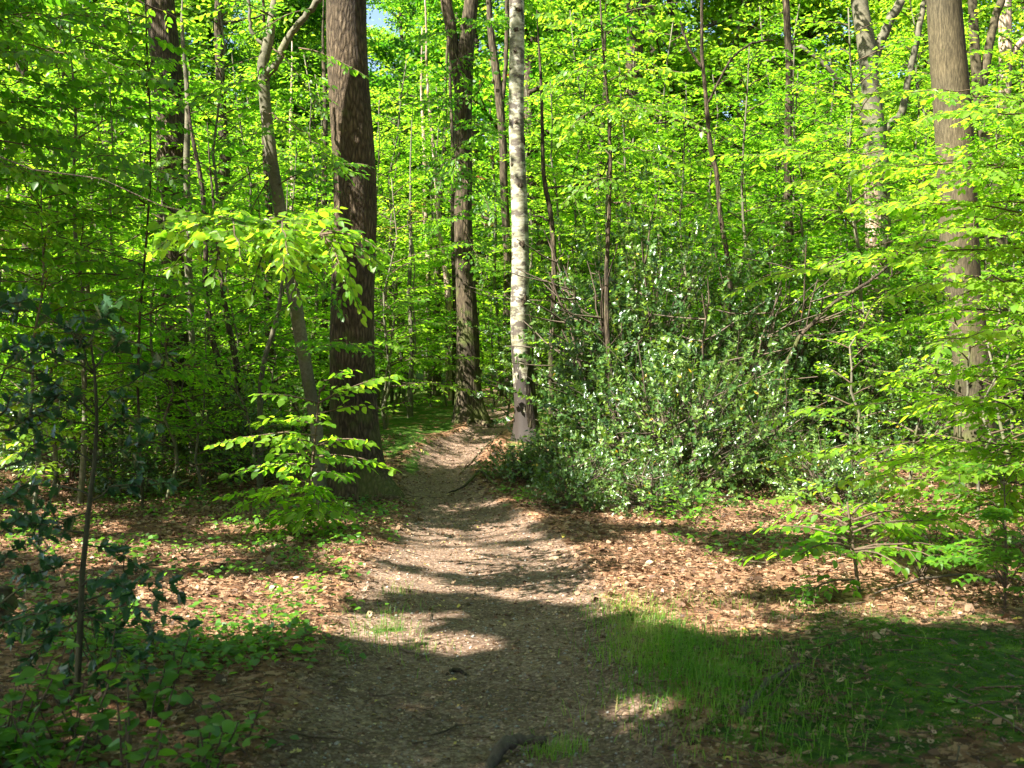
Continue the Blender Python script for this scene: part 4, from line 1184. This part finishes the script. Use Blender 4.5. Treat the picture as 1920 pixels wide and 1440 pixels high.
# ---------- holly sapling close to the camera
def holly_sprig(lf, st, p0, p1, leaf=.058, n=12, r=.004):
    p0, p1 = np.asarray(p0, float), np.asarray(p1, float)
    m = 7
    t = np.linspace(0, 1, m)
    q = p0 + (p1 - p0) * t[:, None]
    q[:, 2] += .08 * np.linalg.norm(p1 - p0) * np.sin(t * math.pi)
    q[1:-1] += rng.normal(0, .008, (m - 2, 3))
    st.tube(q, r * (1 - .7 * t) + .001, 6, 0)
    tt = rng.uniform(.25, 1.02, n)
    pos = np.stack([np.interp(tt, t, q[:, c]) for c in range(3)], 1)
    D = nrm(p1 - p0)
    rad = rng.normal(size=(n, 3))
    rad = nrm(rad - (rad @ D)[:, None] * D)
    T = rad * .85 + D * .5 - np.array([0, 0, .25])
    lf.leaves(pos, T, np.array([0, 0, .7]) + D * .4 + rng.normal(0, .45, (n, 3)), leaf * rng.uniform(.7, 1.2, n), rng.uniform(0, .6, n), SPINY, 0, .1)


st, lf = Acc(), Acc()
stem = np.array([P(150, 1190, 5.), P(154, 1080, 5.), P(166, 960, 5.), P(177, 870, 5.), P(182, 790, 5.), P(178, 700, 5.), P(170, 640, 5.)])
gz = float(ground_z(stem[0, 0], 5.))
stem = np.r_[[[stem[0, 0] - .02, 5., gz - .05]], stem]
ti = np.linspace(0, 7, 29)
stem = np.stack([np.interp(ti, np.arange(8), stem[:, c]) for c in range(3)], 1)
st.tube(stem, np.linspace(.016, .005, 29), 10, 0, rough=.06)
tips = [((180, 780), (60, 700)), ((180, 770), (300, 690)), ((178, 700), (120, 610)), ((178, 690), (230, 640)), ((182, 800), (20, 790)), ((178, 870), (40, 810)), ((178, 866), (290, 830)), ((172, 930), (30, 920)), ((170, 940), (300, 905)), ((160, 1000), (20, 985)),
        ((160, 1020), (260, 1060)), ((155, 1060), (40, 1090)), ((152, 1100), (250, 1110)), ((166, 960), (70, 1010)), ((180, 760), (90, 745)), ((176, 700), (30, 660)), ((170, 650), (10, 560)), ((152, 1120), (90, 1170)), ((152, 1150), (210, 1190)), ((170, 640), (200, 590)), ((182, 820), (240, 780)), ((152, 1130), (330, 1100)), ((150, 1160), (60, 1230)), ((150, 1170), (280, 1260)), ((150, 1185), (120, 1290)), ((152, 1150), (350, 1175)), ((152, 1140), (20, 1160)), ((150, 1185), (200, 1330))]
for (a, q) in tips:
    p0, p1 = P(*a, 5.), P(*q, 5. + rng.normal(0, .18))
    holly_sprig(lf, st, p0, p1, .068, 14)
    for e in range(2):
        f = rng.uniform(.4, .9)
        c = p0 + (p1 - p0) * f
        holly_sprig(lf, st, c, c + nrm(p1 - p0 + rng.normal(0, .2, 3)) * rng.uniform(.1, .22), .062, 8, .0025)
h = thing('holly_sapling', 'dark glossy holly sapling with a thin stem standing in shade close to the camera', 'young tree', (stem[0, 0], 5., gz))
link('trunk', st.mesh('holly_sapling_stem', [M['green_bark']], True, h.location), h)
link('crown', lf.mesh('holly_sapling_leaves', [M['holly_near']], False, h.location), h)
# a second sapling at the very edge, stem at the frame's side
st, lf = Acc(), Acc()
x0, y0 = -2.15, 4.4
gz = float(ground_z(x0, y0))
st.tube(np.array([[x0, y0, gz - .05], [x0 + .03, y0, gz + .6], [x0 + .02, y0, gz + 1.2], [x0 + .1, y0, gz + 1.9]]), np.array([.022, .018, .014, .006]), 8, 0)
for (q, z) in [((60, 560), 1.7), ((110, 640), 1.4), ((50, 720), 1.2), ((90, 820), 1.), ((60, 900), .9), ((120, 1000), .7), ((90, 1080), .5), ((40, 640), 1.5), ((130, 760), 1.2), ((80, 950), .75), ((30, 1020), .6), ((100, 1140), .4)]:
    holly_sprig(lf, st, (x0 + .03, y0, gz + z), P(*q, 4.4 + rng.normal(0, .15)), .056, 14)
h = thing('holly_sapling', 'holly sapling reaching its bluish shiny leaves in from the picture edge', 'young tree', (x0, y0, gz))
link('trunk', st.mesh('edge_holly_stem', [M['green_bark']], True, h.location), h)
link('crown', lf.mesh('edge_holly_leaves', [M['holly_near']], False, h.location), h)


# ---------- small plants
def seedling(name, label, x, y, h, stems, leaf, n, tmpl=ROUND, mat='herb_leaf', tint=(.2, .8), spread=.22, cat='plant'):
    a = Acc()
    gz = float(ground_z(x, y))
    for k in range(stems):
        az = rng.uniform(0, 6.28)
        q, r = limb((x + rng.normal(0, .03), y + rng.normal(0, .03), gz - .02), (math.cos(az) * spread * 2, math.sin(az) * spread * 2, 1), h * rng.uniform(.6, 1.05), .004, .0, 6, .08)
        a.tube(q, r * .6, 4, 1, cap=False)
        m = n
        tt = np.linspace(.3, 1, m)
        pos = np.stack([np.interp(tt, np.linspace(0, 1, 6), q[:, c]) for c in range(3)], 1)
        ph = np.arange(m) * 2.4 + rng.uniform(0, 6)
        T = np.stack([np.cos(ph), np.sin(ph), rng.normal(0, .25, m)], 1)
        a.leaves(pos, T, np.array([0, 0, 1.]) + rng.normal(0, .3, (m, 3)), leaf * rng.uniform(.45, 1.05, m), np.clip(rng.uniform(*tint) + rng.normal(0, .15, m), 0, 1), tmpl, 0, .1)
    t = thing(name, label, cat, (x, y, gz))
    link('leaves', a.mesh(name, [M[mat], M['twig_bark']], False, (x, y, gz)), t)


seedling('broadleaf_seedling', 'leafy seedling with big oval green leaves below the dark holly sapling', -1.32, 3.75, .48, 6, .085, 9)
seedling('broadleaf_seedling', 'low seedling with oval leaves crowding the bottom corner by the holly sapling', -1.62, 3.9, .4, 6, .08, 8)
seedling('broadleaf_seedling', 'seedling with three slim leafy shoots nodding out over the sunlit litter', -1.05, 4.3, .42, 3, .075, 6, spread=.4)
seedling('broadleaf_seedling', 'tall leafy seedling hiding the foot of the holly sapling stem', -1.72, 4.35, .5, 8, .085, 10)
seedling('broadleaf_seedling', 'thick leafy seedling at the picture edge below the holly sapling', -1.95, 4.25, .5, 8, .08, 10)
seedling('broadleaf_seedling', 'leafy seedling between the holly sapling and the sunlit litter', -1.55, 4.8, .4, 8, .075, 9, tint=(.3, .9))
seedling('broadleaf_seedling', 'dark low seedling in the very corner of the picture', -1.6, 3.5, .28, 8, .075, 9, tint=(0., .5))
seedling('broadleaf_seedling', 'low leafy seedling among ivy a step in from the corner', -1.05, 3.55, .22, 7, .06, 8, tint=(.1, .6))
seedling('broadleaf_seedling', 'leafy seedling low beside the holly sapling towards the path', -1.12, 3.95, .3, 6, .07, 9)
seedling('broadleaf_seedling', 'small bright seedling in the bottom corner shade among ivy leaves', -1.2, 3.3, .2, 5, .07, 6)
seedling('broadleaf_seedling', 'leafy seedling behind the holly sapling in a patch of sun', -2.1, 5.6, .45, 6, .08, 8, tint=(.5, 1.))
seedling('broadleaf_seedling', 'two-leaved seedling lying low on the shaded moss', 1.86, 4.75, .05, 2, .09, 3, tint=(.6, .9))
seedling('maple_seedling', 'maple seedling with large lobed leaves at the front of the holly thicket', (1300 - 960) / F * 11, 11., .55, 6, .15, 7, LOBED, tint=(.4, .9), spread=.3)
seedling('maple_seedling', 'smaller lobed-leaf seedling in front of the rounded sunlit holly', (1240 - 960) / F * 11.6, 11.6, .4, 4, .13, 6, LOBED, tint=(.4, .9), spread=.3)
seedling('broadleaf_seedling', 'bushy green seedling beside the thin stem of the spreading beech sapling', (1500 - 960) / F * 7., 7.0, .22, 5, .06, 7, tint=(.3, .8))

seedling('broadleaf_seedling', 'dense dark green seedling at the edge behind the ash seedling', 3.45, 7.6, .6, 9, .08, 9, spread=.35)
seedling('broadleaf_seedling', 'spreading green seedling under the lowest layered sprays', 3.2, 8.4, .5, 9, .08, 9, spread=.4)
seedling('broadleaf_seedling', 'tall green seedling between the spreading beech sapling and the picture edge', 2.95, 7.9, .55, 7, .075, 9, tint=(.4, .9), spread=.3)

# an ash seedling with feathered leaves at the right edge
a = Acc()
x, y = 3.05, 6.8
gz = float(ground_z(x, y))
for k in range(26):
    az = rng.uniform(1.9, 4.6) if k % 3 else rng.uniform(0, 6.28)
    zz = gz + rng.uniform(.08, .85)
    L = rng.uniform(.28, .45)
    q = np.array([[x, y, zz - .05]] + [[x + math.cos(az) * L * f, y + math.sin(az) * L * f, zz + .1 * math.sin(f * 2.4)] for f in np.linspace(.15, 1, 7)])
    a.tube(q, np.linspace(.003, .001, 8), 4, 1, cap=False)
    d = nrm(q[-1] - q[0])
    sd = nrm(np.cross(d, [0, 0, 1]))
    pos, T = [], []
    for i in range(2, 8):
        for s in (-1, 1):
            pos.append(q[i])
            T.append(d * .5 + sd * s * .9 - np.array([0, 0, .15]))
    pos.append(q[-1])
    T.append(d)
    a.leaves(np.array(pos), np.array(T), np.array([0, 0, 1.]) + rng.normal(0, .15, (len(pos), 3)), .085 * rng.uniform(.8, 1.1, len(pos)), rng.uniform(.2, .8, len(pos)), LEAF_L, 0)
a.tube(np.array([[x, y, gz - .05], [x + .01, y, gz + .4], [x, y + .01, gz + .85]]), np.array([.008, .006, .003]), 6, 1)
t = thing('ash_seedling', 'ash seedling with feathered leaves at the edge beside the spreading beech sapling', 'plant', (x, y, gz))
link('leaves', a.mesh('ash_leaves', [M['herb_leaf'], M['twig_bark']], False, (x, y, gz)), t)


# ---------- dead wood and roots
def stick(name, label, pts, rads, bark='root_bark', cat='branch', side=(), sides=9):
    a = Acc()
    pts = np.asarray(pts, float)
    n = len(pts)
    ti = np.linspace(0, n - 1, n * 4)
    q = np.stack([np.interp(ti, np.arange(n), pts[:, c]) for c in range(3)], 1)
    q[1:-1] += rng.normal(0, np.mean(rads) * .25, (len(q) - 2, 3))
    a.tube(q, np.interp(ti, np.arange(n), rads), sides, 0, rough=.3, seed=3)
    for s, r in side:
        a.tube(np.asarray(s, float), np.linspace(r, r * .3, len(s)), 6, 0)
    tag(link(name, a.mesh(name, [M[bark]], True, pts[0]), None, pts[0]), label, cat)


def G(px, py, dz=0.):
    Y = HC * F / (py - HY)
    for _ in range(12):
        x = (px - 960) / F * Y
        Y = (HC - float(ground_z(x, Y))) * F / (py - HY)
    x = (px - 960) / F * Y
    return np.array([x, Y, float(ground_z(x, Y)) + dz])


stick('dead_branch', 'long bare dead branch leaning up through the holly to the scarred grey beech', [P(1470, 690, 14.6), P(1500, 630, 14.6), P(1560, 570, 14.6), P(1620, 535, 14.7), P(1665, 500, 14.8), P(1690, 465, 14.9), P(1735, 450, 15.), P(1775, 452, 15.)], [.028, .027, .025, .022, .018, .014, .009, .005], 'dark_bark', 'branch',
      [([P(1665, 500, 14.8), P(1678, 478, 14.8), P(1700, 460, 14.8), P(1720, 452, 14.7)], .012), ([P(1540, 590, 14.6), P(1542, 555, 14.5), P(1548, 530, 14.4)], .012), ([P(1600, 545, 14.7), P(1598, 585, 14.6), P(1590, 610, 14.5)], .01), ([P(1672, 500, 14.8), P(1672, 515, 14.7), P(1662, 530, 14.7)], .012)])
stick('exposed_root', 'thick dark root arching out of the trodden path nearest the camera', [G(905, 1455, -.03), G(925, 1432, .03), G(950, 1415, .05), G(985, 1408, .05), G(1015, 1404, .04), G(1035, 1402, -.03)], [.018, .025, .029, .021, .018, .008], cat='root')
stick('fallen_stick', 'crooked brown stick lying slanted on the shaded moss', [G(1392, 1345, .02), G(1420, 1310, .025), G(1440, 1285, .03), G(1465, 1275, .03), G(1496, 1257, .03)], [.014, .013, .012, .011, .009])
stick('fallen_twig', 'long thin straight twig on the moss near the bottom corner', [G(1775, 1310, .02), G(1830, 1335, .03), G(1880, 1360, .03), G(1925, 1385, .02)], [.003, .0035, .004, .004])
stick('exposed_root', 'short black root stub poking from the middle of the shaded path', [G(832, 1268, -.01), G(848, 1260, .012), G(862, 1262, .014), G(884, 1270, -.01)], [.006, .012, .011, .006], 'dark_bark', cat='root')
stick('fallen_twig', 'thin twig angled across the path beside the lone sun spot', [G(1158, 1344, .008), G(1172, 1362, .012), G(1184, 1384, .01)], [.003, .003, .002])
stick('exposed_root', 'thin root looping at the path edge by the grass tufts', [G(745, 1205, .0), G(752, 1222, .015), G(775, 1228, .015), G(800, 1232, .0)], [.006, .008, .008, .005], cat='root')
stick('exposed_root', 'woody root crossing the dark hollow of the path below the holly', [G(840, 925, .0), G(870, 918, .04), G(900, 916, .04), G(935, 921, .02), G(965, 918, -.02)], [.008, .016, .018, .014, .006], 'brown_bark', cat='root')
stick('exposed_root', 'thinner root running slantwise to the path below the low holly', [G(862, 908, .0), G(890, 902, .02), G(915, 893, .02), G(945, 880, .0)], [.006, .011, .01, .006], 'brown_bark', cat='root')
stick('fallen_branch', 'pale broken branch lying on the bank behind the big oak', [G(772, 790, .05), G(790, 782, .12), G(806, 772, .2)], [.03, .03, .02], 'pale_bark')
stick('fallen_branch', 'thin fallen branch stretched along the shade line behind the moss', [G(1640, 1118, .02), G(1720, 1100, .05), G(1800, 1093, .06), G(1930, 1100, .05)], [.006, .01, .011, .009])
stick('fallen_stick', 'grey stick lying in dead leaves at the bottom near the ivy', [G(376, 1398, .015), G(405, 1385, .02), G(432, 1362, .02)], [.009, .009, .006], 'brown_bark')
stick('fallen_stick', 'pale stick lying over litter at the bottom beside the path edge', [G(512, 1412, .01), G(530, 1404, .015), G(548, 1396, .01)], [.004, .004, .003], 'pale_bark')
stick('fallen_twig', 'pale thin twig on the sunlit litter before the spreading beech sapling', [G(1375, 1052, .03), G(1405, 1062, .04), G(1440, 1062, .03)], [.006, .006, .004], 'pale_bark')
for (px, py, sz, ti, lab) in ((838, 1281, .05, 1., 'single yellow fallen leaf lying on the shaded path'), (540, 1418, .055, .97, 'yellowish fallen leaf at the bottom beside the path')):
    fl = Acc()
    c = G(px, py, .012)
    fl.leaves([c], [[.95, .2, .1]], [[.1, -.25, 1.]], sz, ti, LOBED, 0)
    tag(link('fallen_leaf', fl.mesh('fallen_leaf', [M['dry_leaf']], False, c), None, c), lab, 'leaf')
stick('tree_stump', 'old brown stump at the picture edge behind the holly sapling', [G(2, 1180, -.05), G(2, 1180, .12), G(4, 1180, .24)], [.07, .06, .055], 'brown_bark', 'stump', sides=14)


# ---------- leaf litter, ground leaves, grass, moss (uncountable)
def path_d(x, y):
    return np.abs(x - path_c(y)) / path_h(y)


def scatter(n, x0, x1, y0, y1, pw=1.):
    y = y0 + (y1 - y0) * rng.uniform(0, 1, n) ** pw
    x = rng.uniform(x0, x1, n) * np.interp(y, [y0, y1], [.62, 1.])
    return x, y


def tilted(n, t):
    return np.array([0, 0, 1.]) + rng.normal(0, t, (n, 3))


a = Acc()
x, y = scatter(190000, -8.5, 8.5, 3.6, 16.5, 1.25)
d = path_d(x, y)
keep = rng.uniform(size=len(x)) < np.clip((d - .82) * 1.5, .016, 1) * np.clip(1.1 - moss_field(x, y) * 1.0 * (fbm(x * 2.2, y * 2.2, 9, 3) > .42), .16, 1) * np.clip(.45 + fbm(x * 1.4, y * 1.4, 77, 2), 0, 1)
x, y = x[keep], y[keep]
n = len(x)
z = ground_z(x, y) + rng.uniform(.004, .03, n)
az = rng.uniform(0, 6.28, n)
T = np.stack([np.cos(az), np.sin(az), rng.normal(0, .22, n)], 1)
big = rng.uniform(size=n) < np.where(y < 7, .9, .55)
ti = np.clip(rng.beta(1.3, 2.0, n) * 1.0, 0, .92)
ti[rng.uniform(size=n) < .006] = 1.
for m, tm in ((big, LOBED), (~big, ROUND_S)):
    a.leaves(np.stack([x, y, z], 1)[m], T[m], tilted(n, .38)[m], (rng.gamma(3.6, .0092, n).clip(.012, .085) * np.interp(y, [3.6, 6, 16], [.62, .85, 1.35]))[m], ti[m], tm, 0, .5)
tag(link('leaf_litter', a.mesh('leaf_litter', [M['dry_leaf']])), 'brown and orange fallen leaves carpeting both sides of the path', 'leaf litter', kind='stuff')

a = Acc()                                      # small twigs among the leaves
x, y = scatter(1500, -7, 7, 3.6, 14, 1.3)
for k in range(len(x)):
    L, az = rng.gamma(2., .07) + .03, rng.uniform(0, 6.28)
    if path_d(x[k], y[k]) < .8 and rng.uniform() < .75:
        continue
    q = np.array([[x[k] + math.cos(az + .4 * math.sin(3 * f)) * L * f, y[k] + math.sin(az + .4 * math.sin(3 * f)) * L * f, 0] for f in (0, .35, .7, 1)])
    q[:, 2] = ground_z(q[:, 0], q[:, 1]) + rng.uniform(.008, .035)
    a.tube(q, np.array([1, .9, .7, .3]) * rng.uniform(.0018, .0045), 4, 0)
tag(link('litter_twigs', a.mesh('litter_twigs', [M['twig_bark']], True)), 'thin dry twigs strewn among the fallen leaves', 'twigs', kind='stuff')

a = Acc()                                      # pebbles trodden into the path
x, y = scatter(2600, -1.3, 1.3, 3.5, 12, 1.5)
k = path_d(x, y) < 1.15
x, y = x[k], y[k]
n = len(x)
r = .0025 + rng.gamma(1.6, .0022, n).clip(0, .014)
oc = np.array([[1, 0, 0], [0, 1, 0], [-1, 0, 0], [0, -1, 0], [0, 0, .7], [0, 0, -.7]])
V = np.stack([x, y, ground_z(x, y) + .002], 1)[:, None] + r[:, None, None] * oc[None] * rng.uniform(.6, 1.3, (n, 6, 1))
tr = np.array([[0, 1, 4], [1, 2, 4], [2, 3, 4], [3, 0, 4], [1, 0, 5], [2, 1, 5], [3, 2, 5], [0, 3, 5]])
a.raw(V.reshape(-1, 3), tris=(tr[None] + (np.arange(n) * 6)[:, None, None]).reshape(-1, 3))
tag(link('gravel', a.mesh('gravel', [M['stone']], True)), 'tiny pale stones trodden into the earth of the path', 'gravel', kind='stuff')

a = Acc()                                      # crumbs, bud scales and grit on the path
x, y = scatter(36000, -2.2, 2.2, 3.5, 18, 1.7)
keep = path_d(x, y + 0) < 1.35
x, y = x[keep], y[keep]
n = len(x)
az = rng.uniform(0, 6.28, n)
T = np.stack([np.cos(az), np.sin(az), rng.normal(0, .3, n)], 1)
a.leaves(np.stack([x, y, ground_z(x, y) + .004], 1), T, tilted(n, .5), (.006 + rng.gamma(1.6, .006, n)).clip(0, .04) * np.interp(y, [4, 16], [.8, 1.6]), rng.uniform(.1, 1., n), LEAF_S, 0, .4)
tag(link('path_crumbs', a.mesh('path_crumbs', [M['dry_leaf']])), 'fine brown bud scales and leaf crumbs strewn over the path', 'debris', kind='stuff')

a = Acc()                                      # ivy and herb leaves on the left
cx, cy = scatter(6500, -7.5, 0.2, 3.2, 13.5, 1.45)
cx, cy = np.r_[cx, rng.uniform(-2.6, -.75, 900)], np.r_[cy, rng.uniform(3.1, 6., 900)]
keep = (rng.uniform(size=len(cx)) < np.clip((path_d(cx, cy) - .95) * 1.6, 0, 1) * np.clip((fbm(cx * .8, cy * .8, 21, 3) - .36) * 4, 0, 1) * np.interp(cy, [3.4, 5.6, 6.6, 13], [1, .7, .24, .3]))
cx2, cy2 = rng.uniform(1.5, 6, 260), rng.uniform(8.5, 13, 260)
cx, cy = np.r_[cx[keep], cx2], np.r_[cy[keep], cy2]
m = len(cx)
per = 9
px_, py_ = np.repeat(cx, per) + rng.normal(0, .09, m * per), np.repeat(cy, per) + rng.normal(0, .09, m * per)
n = len(px_)
pos = np.stack([px_, py_, ground_z(px_, py_) + rng.uniform(.02, .11, n)], 1)
az = rng.uniform(0, 6.28, n)
T = np.stack([np.cos(az), np.sin(az), rng.normal(-.1, .2, n)], 1)
a.leaves(pos, T, tilted(n, .35), rng.uniform(.028, .06, n), np.clip(np.repeat(rng.uniform(0, .9, m), per) + rng.normal(0, .15, n), 0, 1), ROUND_S, 0, .2)
tag(link('ground_ivy', a.mesh('ground_ivy', [M['herb_leaf']])), 'small green ivy and herb leaves creeping over the litter', 'ground cover', kind='stuff')


def blades(n, pick, h0, h1, w, mat, name, label, cat, lean=1.15):
    a = Acc()
    x, y = pick(n)
    n = len(x)
    h = rng.uniform(h0, h1, n)
    az = rng.uniform(0, 6.28, n)
    ln = rng.uniform(.1, lean, n)
    b = np.stack([x, y, ground_z(x, y) - .004], 1)
    sd = np.stack([-np.sin(az), np.cos(az), np.zeros(n)], 1)
    dr = np.stack([np.cos(az), np.sin(az), np.zeros(n)], 1)
    md = b + dr * (h * ln * .35)[:, None] + np.array([0, 0, 1.]) * (h * .6)[:, None]
    tp = b + dr * (h * ln * 1.1)[:, None] + np.array([0, 0, 1.]) * (h * (1 - .3 * ln))[:, None]
    V = np.stack([b - sd * w, b + sd * w, md - sd * w * .75, md + sd * w * .75, tp], 1)
    o = (np.arange(n) * 5)[:, None]
    tr = np.concatenate([o + np.array([[0, 1, 3]]), o + np.array([[0, 3, 2]]), o + np.array([[2, 3, 4]])])
    a.raw(V.reshape(-1, 3), tris=tr, tint=np.repeat(np.clip(fbm(x * 3, y * 3, 55, 3) * 1.6 - .3 + rng.normal(0, .25, n), 0, 1), 5))
    tag(link(name, a.mesh(name, [M[mat]])), label, cat, kind='stuff')


def pick_grass(n):
    xs, ys = [], []
    for cx, cy, rx, ry, k in ((.75, 5.9, .16, .55, 1900), (.98, 5.25, .2, .42, 2600), (.62, 6.7, .1, .3, 260), (.9, 4.8, .25, .3, 600), (.18, 4.5, .07, .06, 160), (-.78, 6.5, .14, .35, 260), (-.5, 6.1, .08, .12, 60), (1.3, 7.1, .3, .2, 160), (1.75, 5.7, .2, .15, 90), (2.3, 4.6, .1, .12, 60), (1.35, 4.6, .12, .15, 120), (2.0, 6.6, .3, .12, 120), (2.9, 5.4, .15, .15, 80), (1.25, 5.9, .1, .12, 120), (-.8, 7.7, .05, .08, 60)):
        xs.append(rng.normal(cx, rx, k))
        ys.append(rng.normal(cy, ry, k))
    return np.concatenate(xs), np.concatenate(ys)


def pick_moss(n):
    x = np.r_[rng.uniform(.7, 4.2, n), rng.uniform(-2.7, -1, n // 6)]
    y = np.r_[rng.uniform(3.7, 7.2, n), rng.uniform(14.5, 18.5, n // 6)]
    k = moss_field(x, y) + (fbm(x * 2.2, y * 2.2, 9, 3) - .5) * 3. > .5
    return x[k], y[k]


blades(0, pick_grass, .035, .11, .0019, 'grass', 'grass', 'thin bright grass tufts at the path edge beside the moss', 'grass')
blades(120000, pick_moss, .003, .011, .004, 'moss_tuft', 'moss', 'dark green moss cushions on the shaded ground and the path bank', 'moss', .9)

# ---------- unseen trees added for their shade: some dapple the sun, others block sky
SH = [(-9.5, -3.4, 9.5, 'unseen broad tree behind the camera, crown shaped to shade the path'), (-3.9, -4.6, 9.5, 'unseen broad tree, crown shaped to shade the mossy ground'), (-9.6, 3.8, 9.5, 'unseen broad tree beside the shaded beech layers, crown shaped to dapple the ground'),
      (-4.6, 1.0, 9.6, 'unseen broad tree, crown shaped to dapple the litter slope'), (-10., 10.6, 9.5, 'unseen broad tree level with the dark oak, crown shaped to dapple the ground'),
      (4.6, -3.5, 8.5, 'broad tree added outside the view behind the mossy ground to block sky light'), (9.5, 2.5, 9, 'broad tree added outside the view beyond the ash seedling to block sky light'), (11.5, 10.5, 9.5, 'broad tree added outside the view beyond the layered sprays to block sky light'),
      (-2.5, -9.5, 9, 'broad tree added outside the view further back along the path to block sky light'), (10.5, -7., 9, 'broad tree added outside the view far behind the mossy ground to block sky light'),
      (3.9, 1.6, 11, 'broad tree added outside the view close beside the mossy ground to block sky light'), (7.2, 7.6, 11.5, 'broad tree added outside the view next to the layered sprays to block sky light')]
for (tx, ty, tz, lab) in SH:
    gz = float(ground_z(tx, ty))
    a, c = Acc(), Acc()
    zz = np.linspace(-.2, 13, 14)
    tpz = np.stack([tx + .05 * np.sin(zz), np.full(14, ty), gz + zz], 1)
    a.tube(tpz, .17 * (1 - .8 * np.clip(zz / 13, 0, 1)) * (1 + .5 * np.exp(-np.clip(zz, 0, 9) / .3)), 12, 0, rough=.05)
    for k in range(16):
        az = k * 2.4
        q, r = limb(tpz[5 + k // 2], (math.cos(az), math.sin(az), .45), rng.uniform(2.5, 4.2), .035, .1)
        a.tube(q, r, 6, 0, cap=False)
    u = nrm(rng.normal(size=(1500, 3))) * (rng.uniform(0, 1, 1500) ** (1 / 2.6))[:, None]
    cen = np.array([tx, ty, tz]) + u * np.array([5.0, 5.2, 3.5])
    pos, T, N, s, ti = clusters(c, cen, None, 26, .6, .25, .17, lambda c_: rng.uniform(.1, .7, len(c_)))
    k = -pos[:, 2] / LD[2]
    gx_, gy_ = pos[:, 0] + LD[0] * k, pos[:, 1] + LD[1] * k
    keep = ~lit(gx_, gy_)
    c.leaves(pos[keep], T[keep], N[keep], s[keep], ti[keep], LEAF_S, 0, .1)
    t = thing('shade_tree', lab, 'tree', (tx, ty, gz), 'unseen trees added for their shade')
    link('trunk', a.mesh('shade_trunk', [M['dark_bark']], True, t.location), t)
    link('crown', c.mesh('shade_crown', [M['canopy_leaf']], False, t.location), t)
# the crown of the dark oak follows the same rule, it hangs over the view
oak2 = next(o for o in bpy.data.objects if o.get('label', '').startswith('dark thick oak'))
c, a = Acc(), Acc()
o0 = np.array(oak2.location)
u = nrm(rng.normal(size=(620, 3))) * (rng.uniform(0, 1, 620) ** (1 / 2.6))[:, None]
cen = np.array([o0[0] + .1, o0[1] - .6, 11.]) + u * np.array([4.6, 4.4, 3.6])
pos, T, N, s, ti = clusters(c, cen, None, 26, .6, .25, .15, lambda c_: rng.uniform(.1, .7, len(c_)))
k = -pos[:, 2] / LD[2]
keep = ~lit(pos[:, 0] + LD[0] * k, pos[:, 1] + LD[1] * k)
c.leaves(pos[keep], T[keep], N[keep], s[keep], ti[keep], LEAF_S, 0, .1)
for k in range(12):
    az = k * 2.4
    q, r = limb((o0[0] - .25, o0[1], 7.5 + k * .6), (math.cos(az), math.sin(az), .4), rng.uniform(2.5, 4.), .08, .1)
    a.tube(q, r, 6, 0, cap=False)
link('limbs', a.mesh('oak_limbs', [M['dark_bark']], True, oak2.location), oak2)
link('crown', c.mesh('oak_crown', [M['canopy_leaf']], False, oak2.location), oak2)

# ---------- the wood beyond, one mass
a = Acc()
n = 7500
cx = rng.uniform(-60, 60, n)
cy = rng.uniform(72, 92, n)
cz = 1 + rng.uniform(0, 1, n) ** 1.1 * 25 * (.75 + .35 * vnoise(cx * .12, cy * 0, 4)) * np.interp(cx, [-6, 3, 60], [1, .6, .45])
a.leaves(*clusters(a, np.stack([cx, cy, cz], 1), None, 30, 1.6, .5, .34, lambda c: rng.uniform(.1, .9, len(c))), LEAF_S, 0, .1)
tag(link('far_woodland', a.mesh('far_woodland', [M['canopy_leaf']])), 'bright green wall of far woodland closing the view behind all trees', 'woodland', kind='stuff')

# ------------------------------------------------------------------ light, sky, camera
w = bpy.data.worlds.new('World')
SC.world = w
w.use_nodes = True
nt = w.node_tree
sky = nt.nodes.new('ShaderNodeTexSky')
sky.sky_type = 'NISHITA'
sky.sun_disc = False
sky.sun_elevation = SUN_EL
sd = -LD                                       # towards the sun
sky.sun_rotation = math.atan2(sd[0], sd[1])
sky.air_density, sky.dust_density, sky.ozone_density = 1., 1.5, 1.
bg = nt.nodes['Background']
bg.inputs['Strength'].default_value = .062
nt.links.new(sky.outputs[0], bg.inputs['Color'])
sl = bpy.data.lights.new('sun', 'SUN')
sl.energy = 5.
sl.angle = math.radians(.5)
sl.color = (1., .95, .86)
so = link('sun', sl, None, (0, 0, 40))
so.rotation_euler = Vector(LD).to_track_quat('-Z', 'Y').to_euler()

cam = bpy.data.cameras.new('camera')
cam.sensor_width = 36
cam.lens = F / 1920 * 36
cam.shift_y = -(720 - HY) / 1920
cam.clip_start, cam.clip_end = .1, 2000
cam.dof.use_dof = True
cam.dof.focus_distance = 13.
cam.dof.aperture_fstop = 5.
co = link('camera', cam, None, (0, 0, HC))
co.rotation_euler = (math.radians(90), 0, 0)
SC.camera = co

SC.view_settings.view_transform = 'Standard'
SC.view_settings.look = 'None'
SC.view_settings.gamma = 1
SC.view_settings.exposure = 2.43
cy_ = SC.cycles
cy_.max_bounces = 10
cy_.diffuse_bounces = 8
cy_.glossy_bounces = 2
cy_.transmission_bounces = 8
cy_.transparent_max_bounces = 4
cy_.caustics_reflective = cy_.caustics_refractive = False
cy_.sample_clamp_indirect = 6
cy_.use_denoising = True
SC.render.film_transparent = False
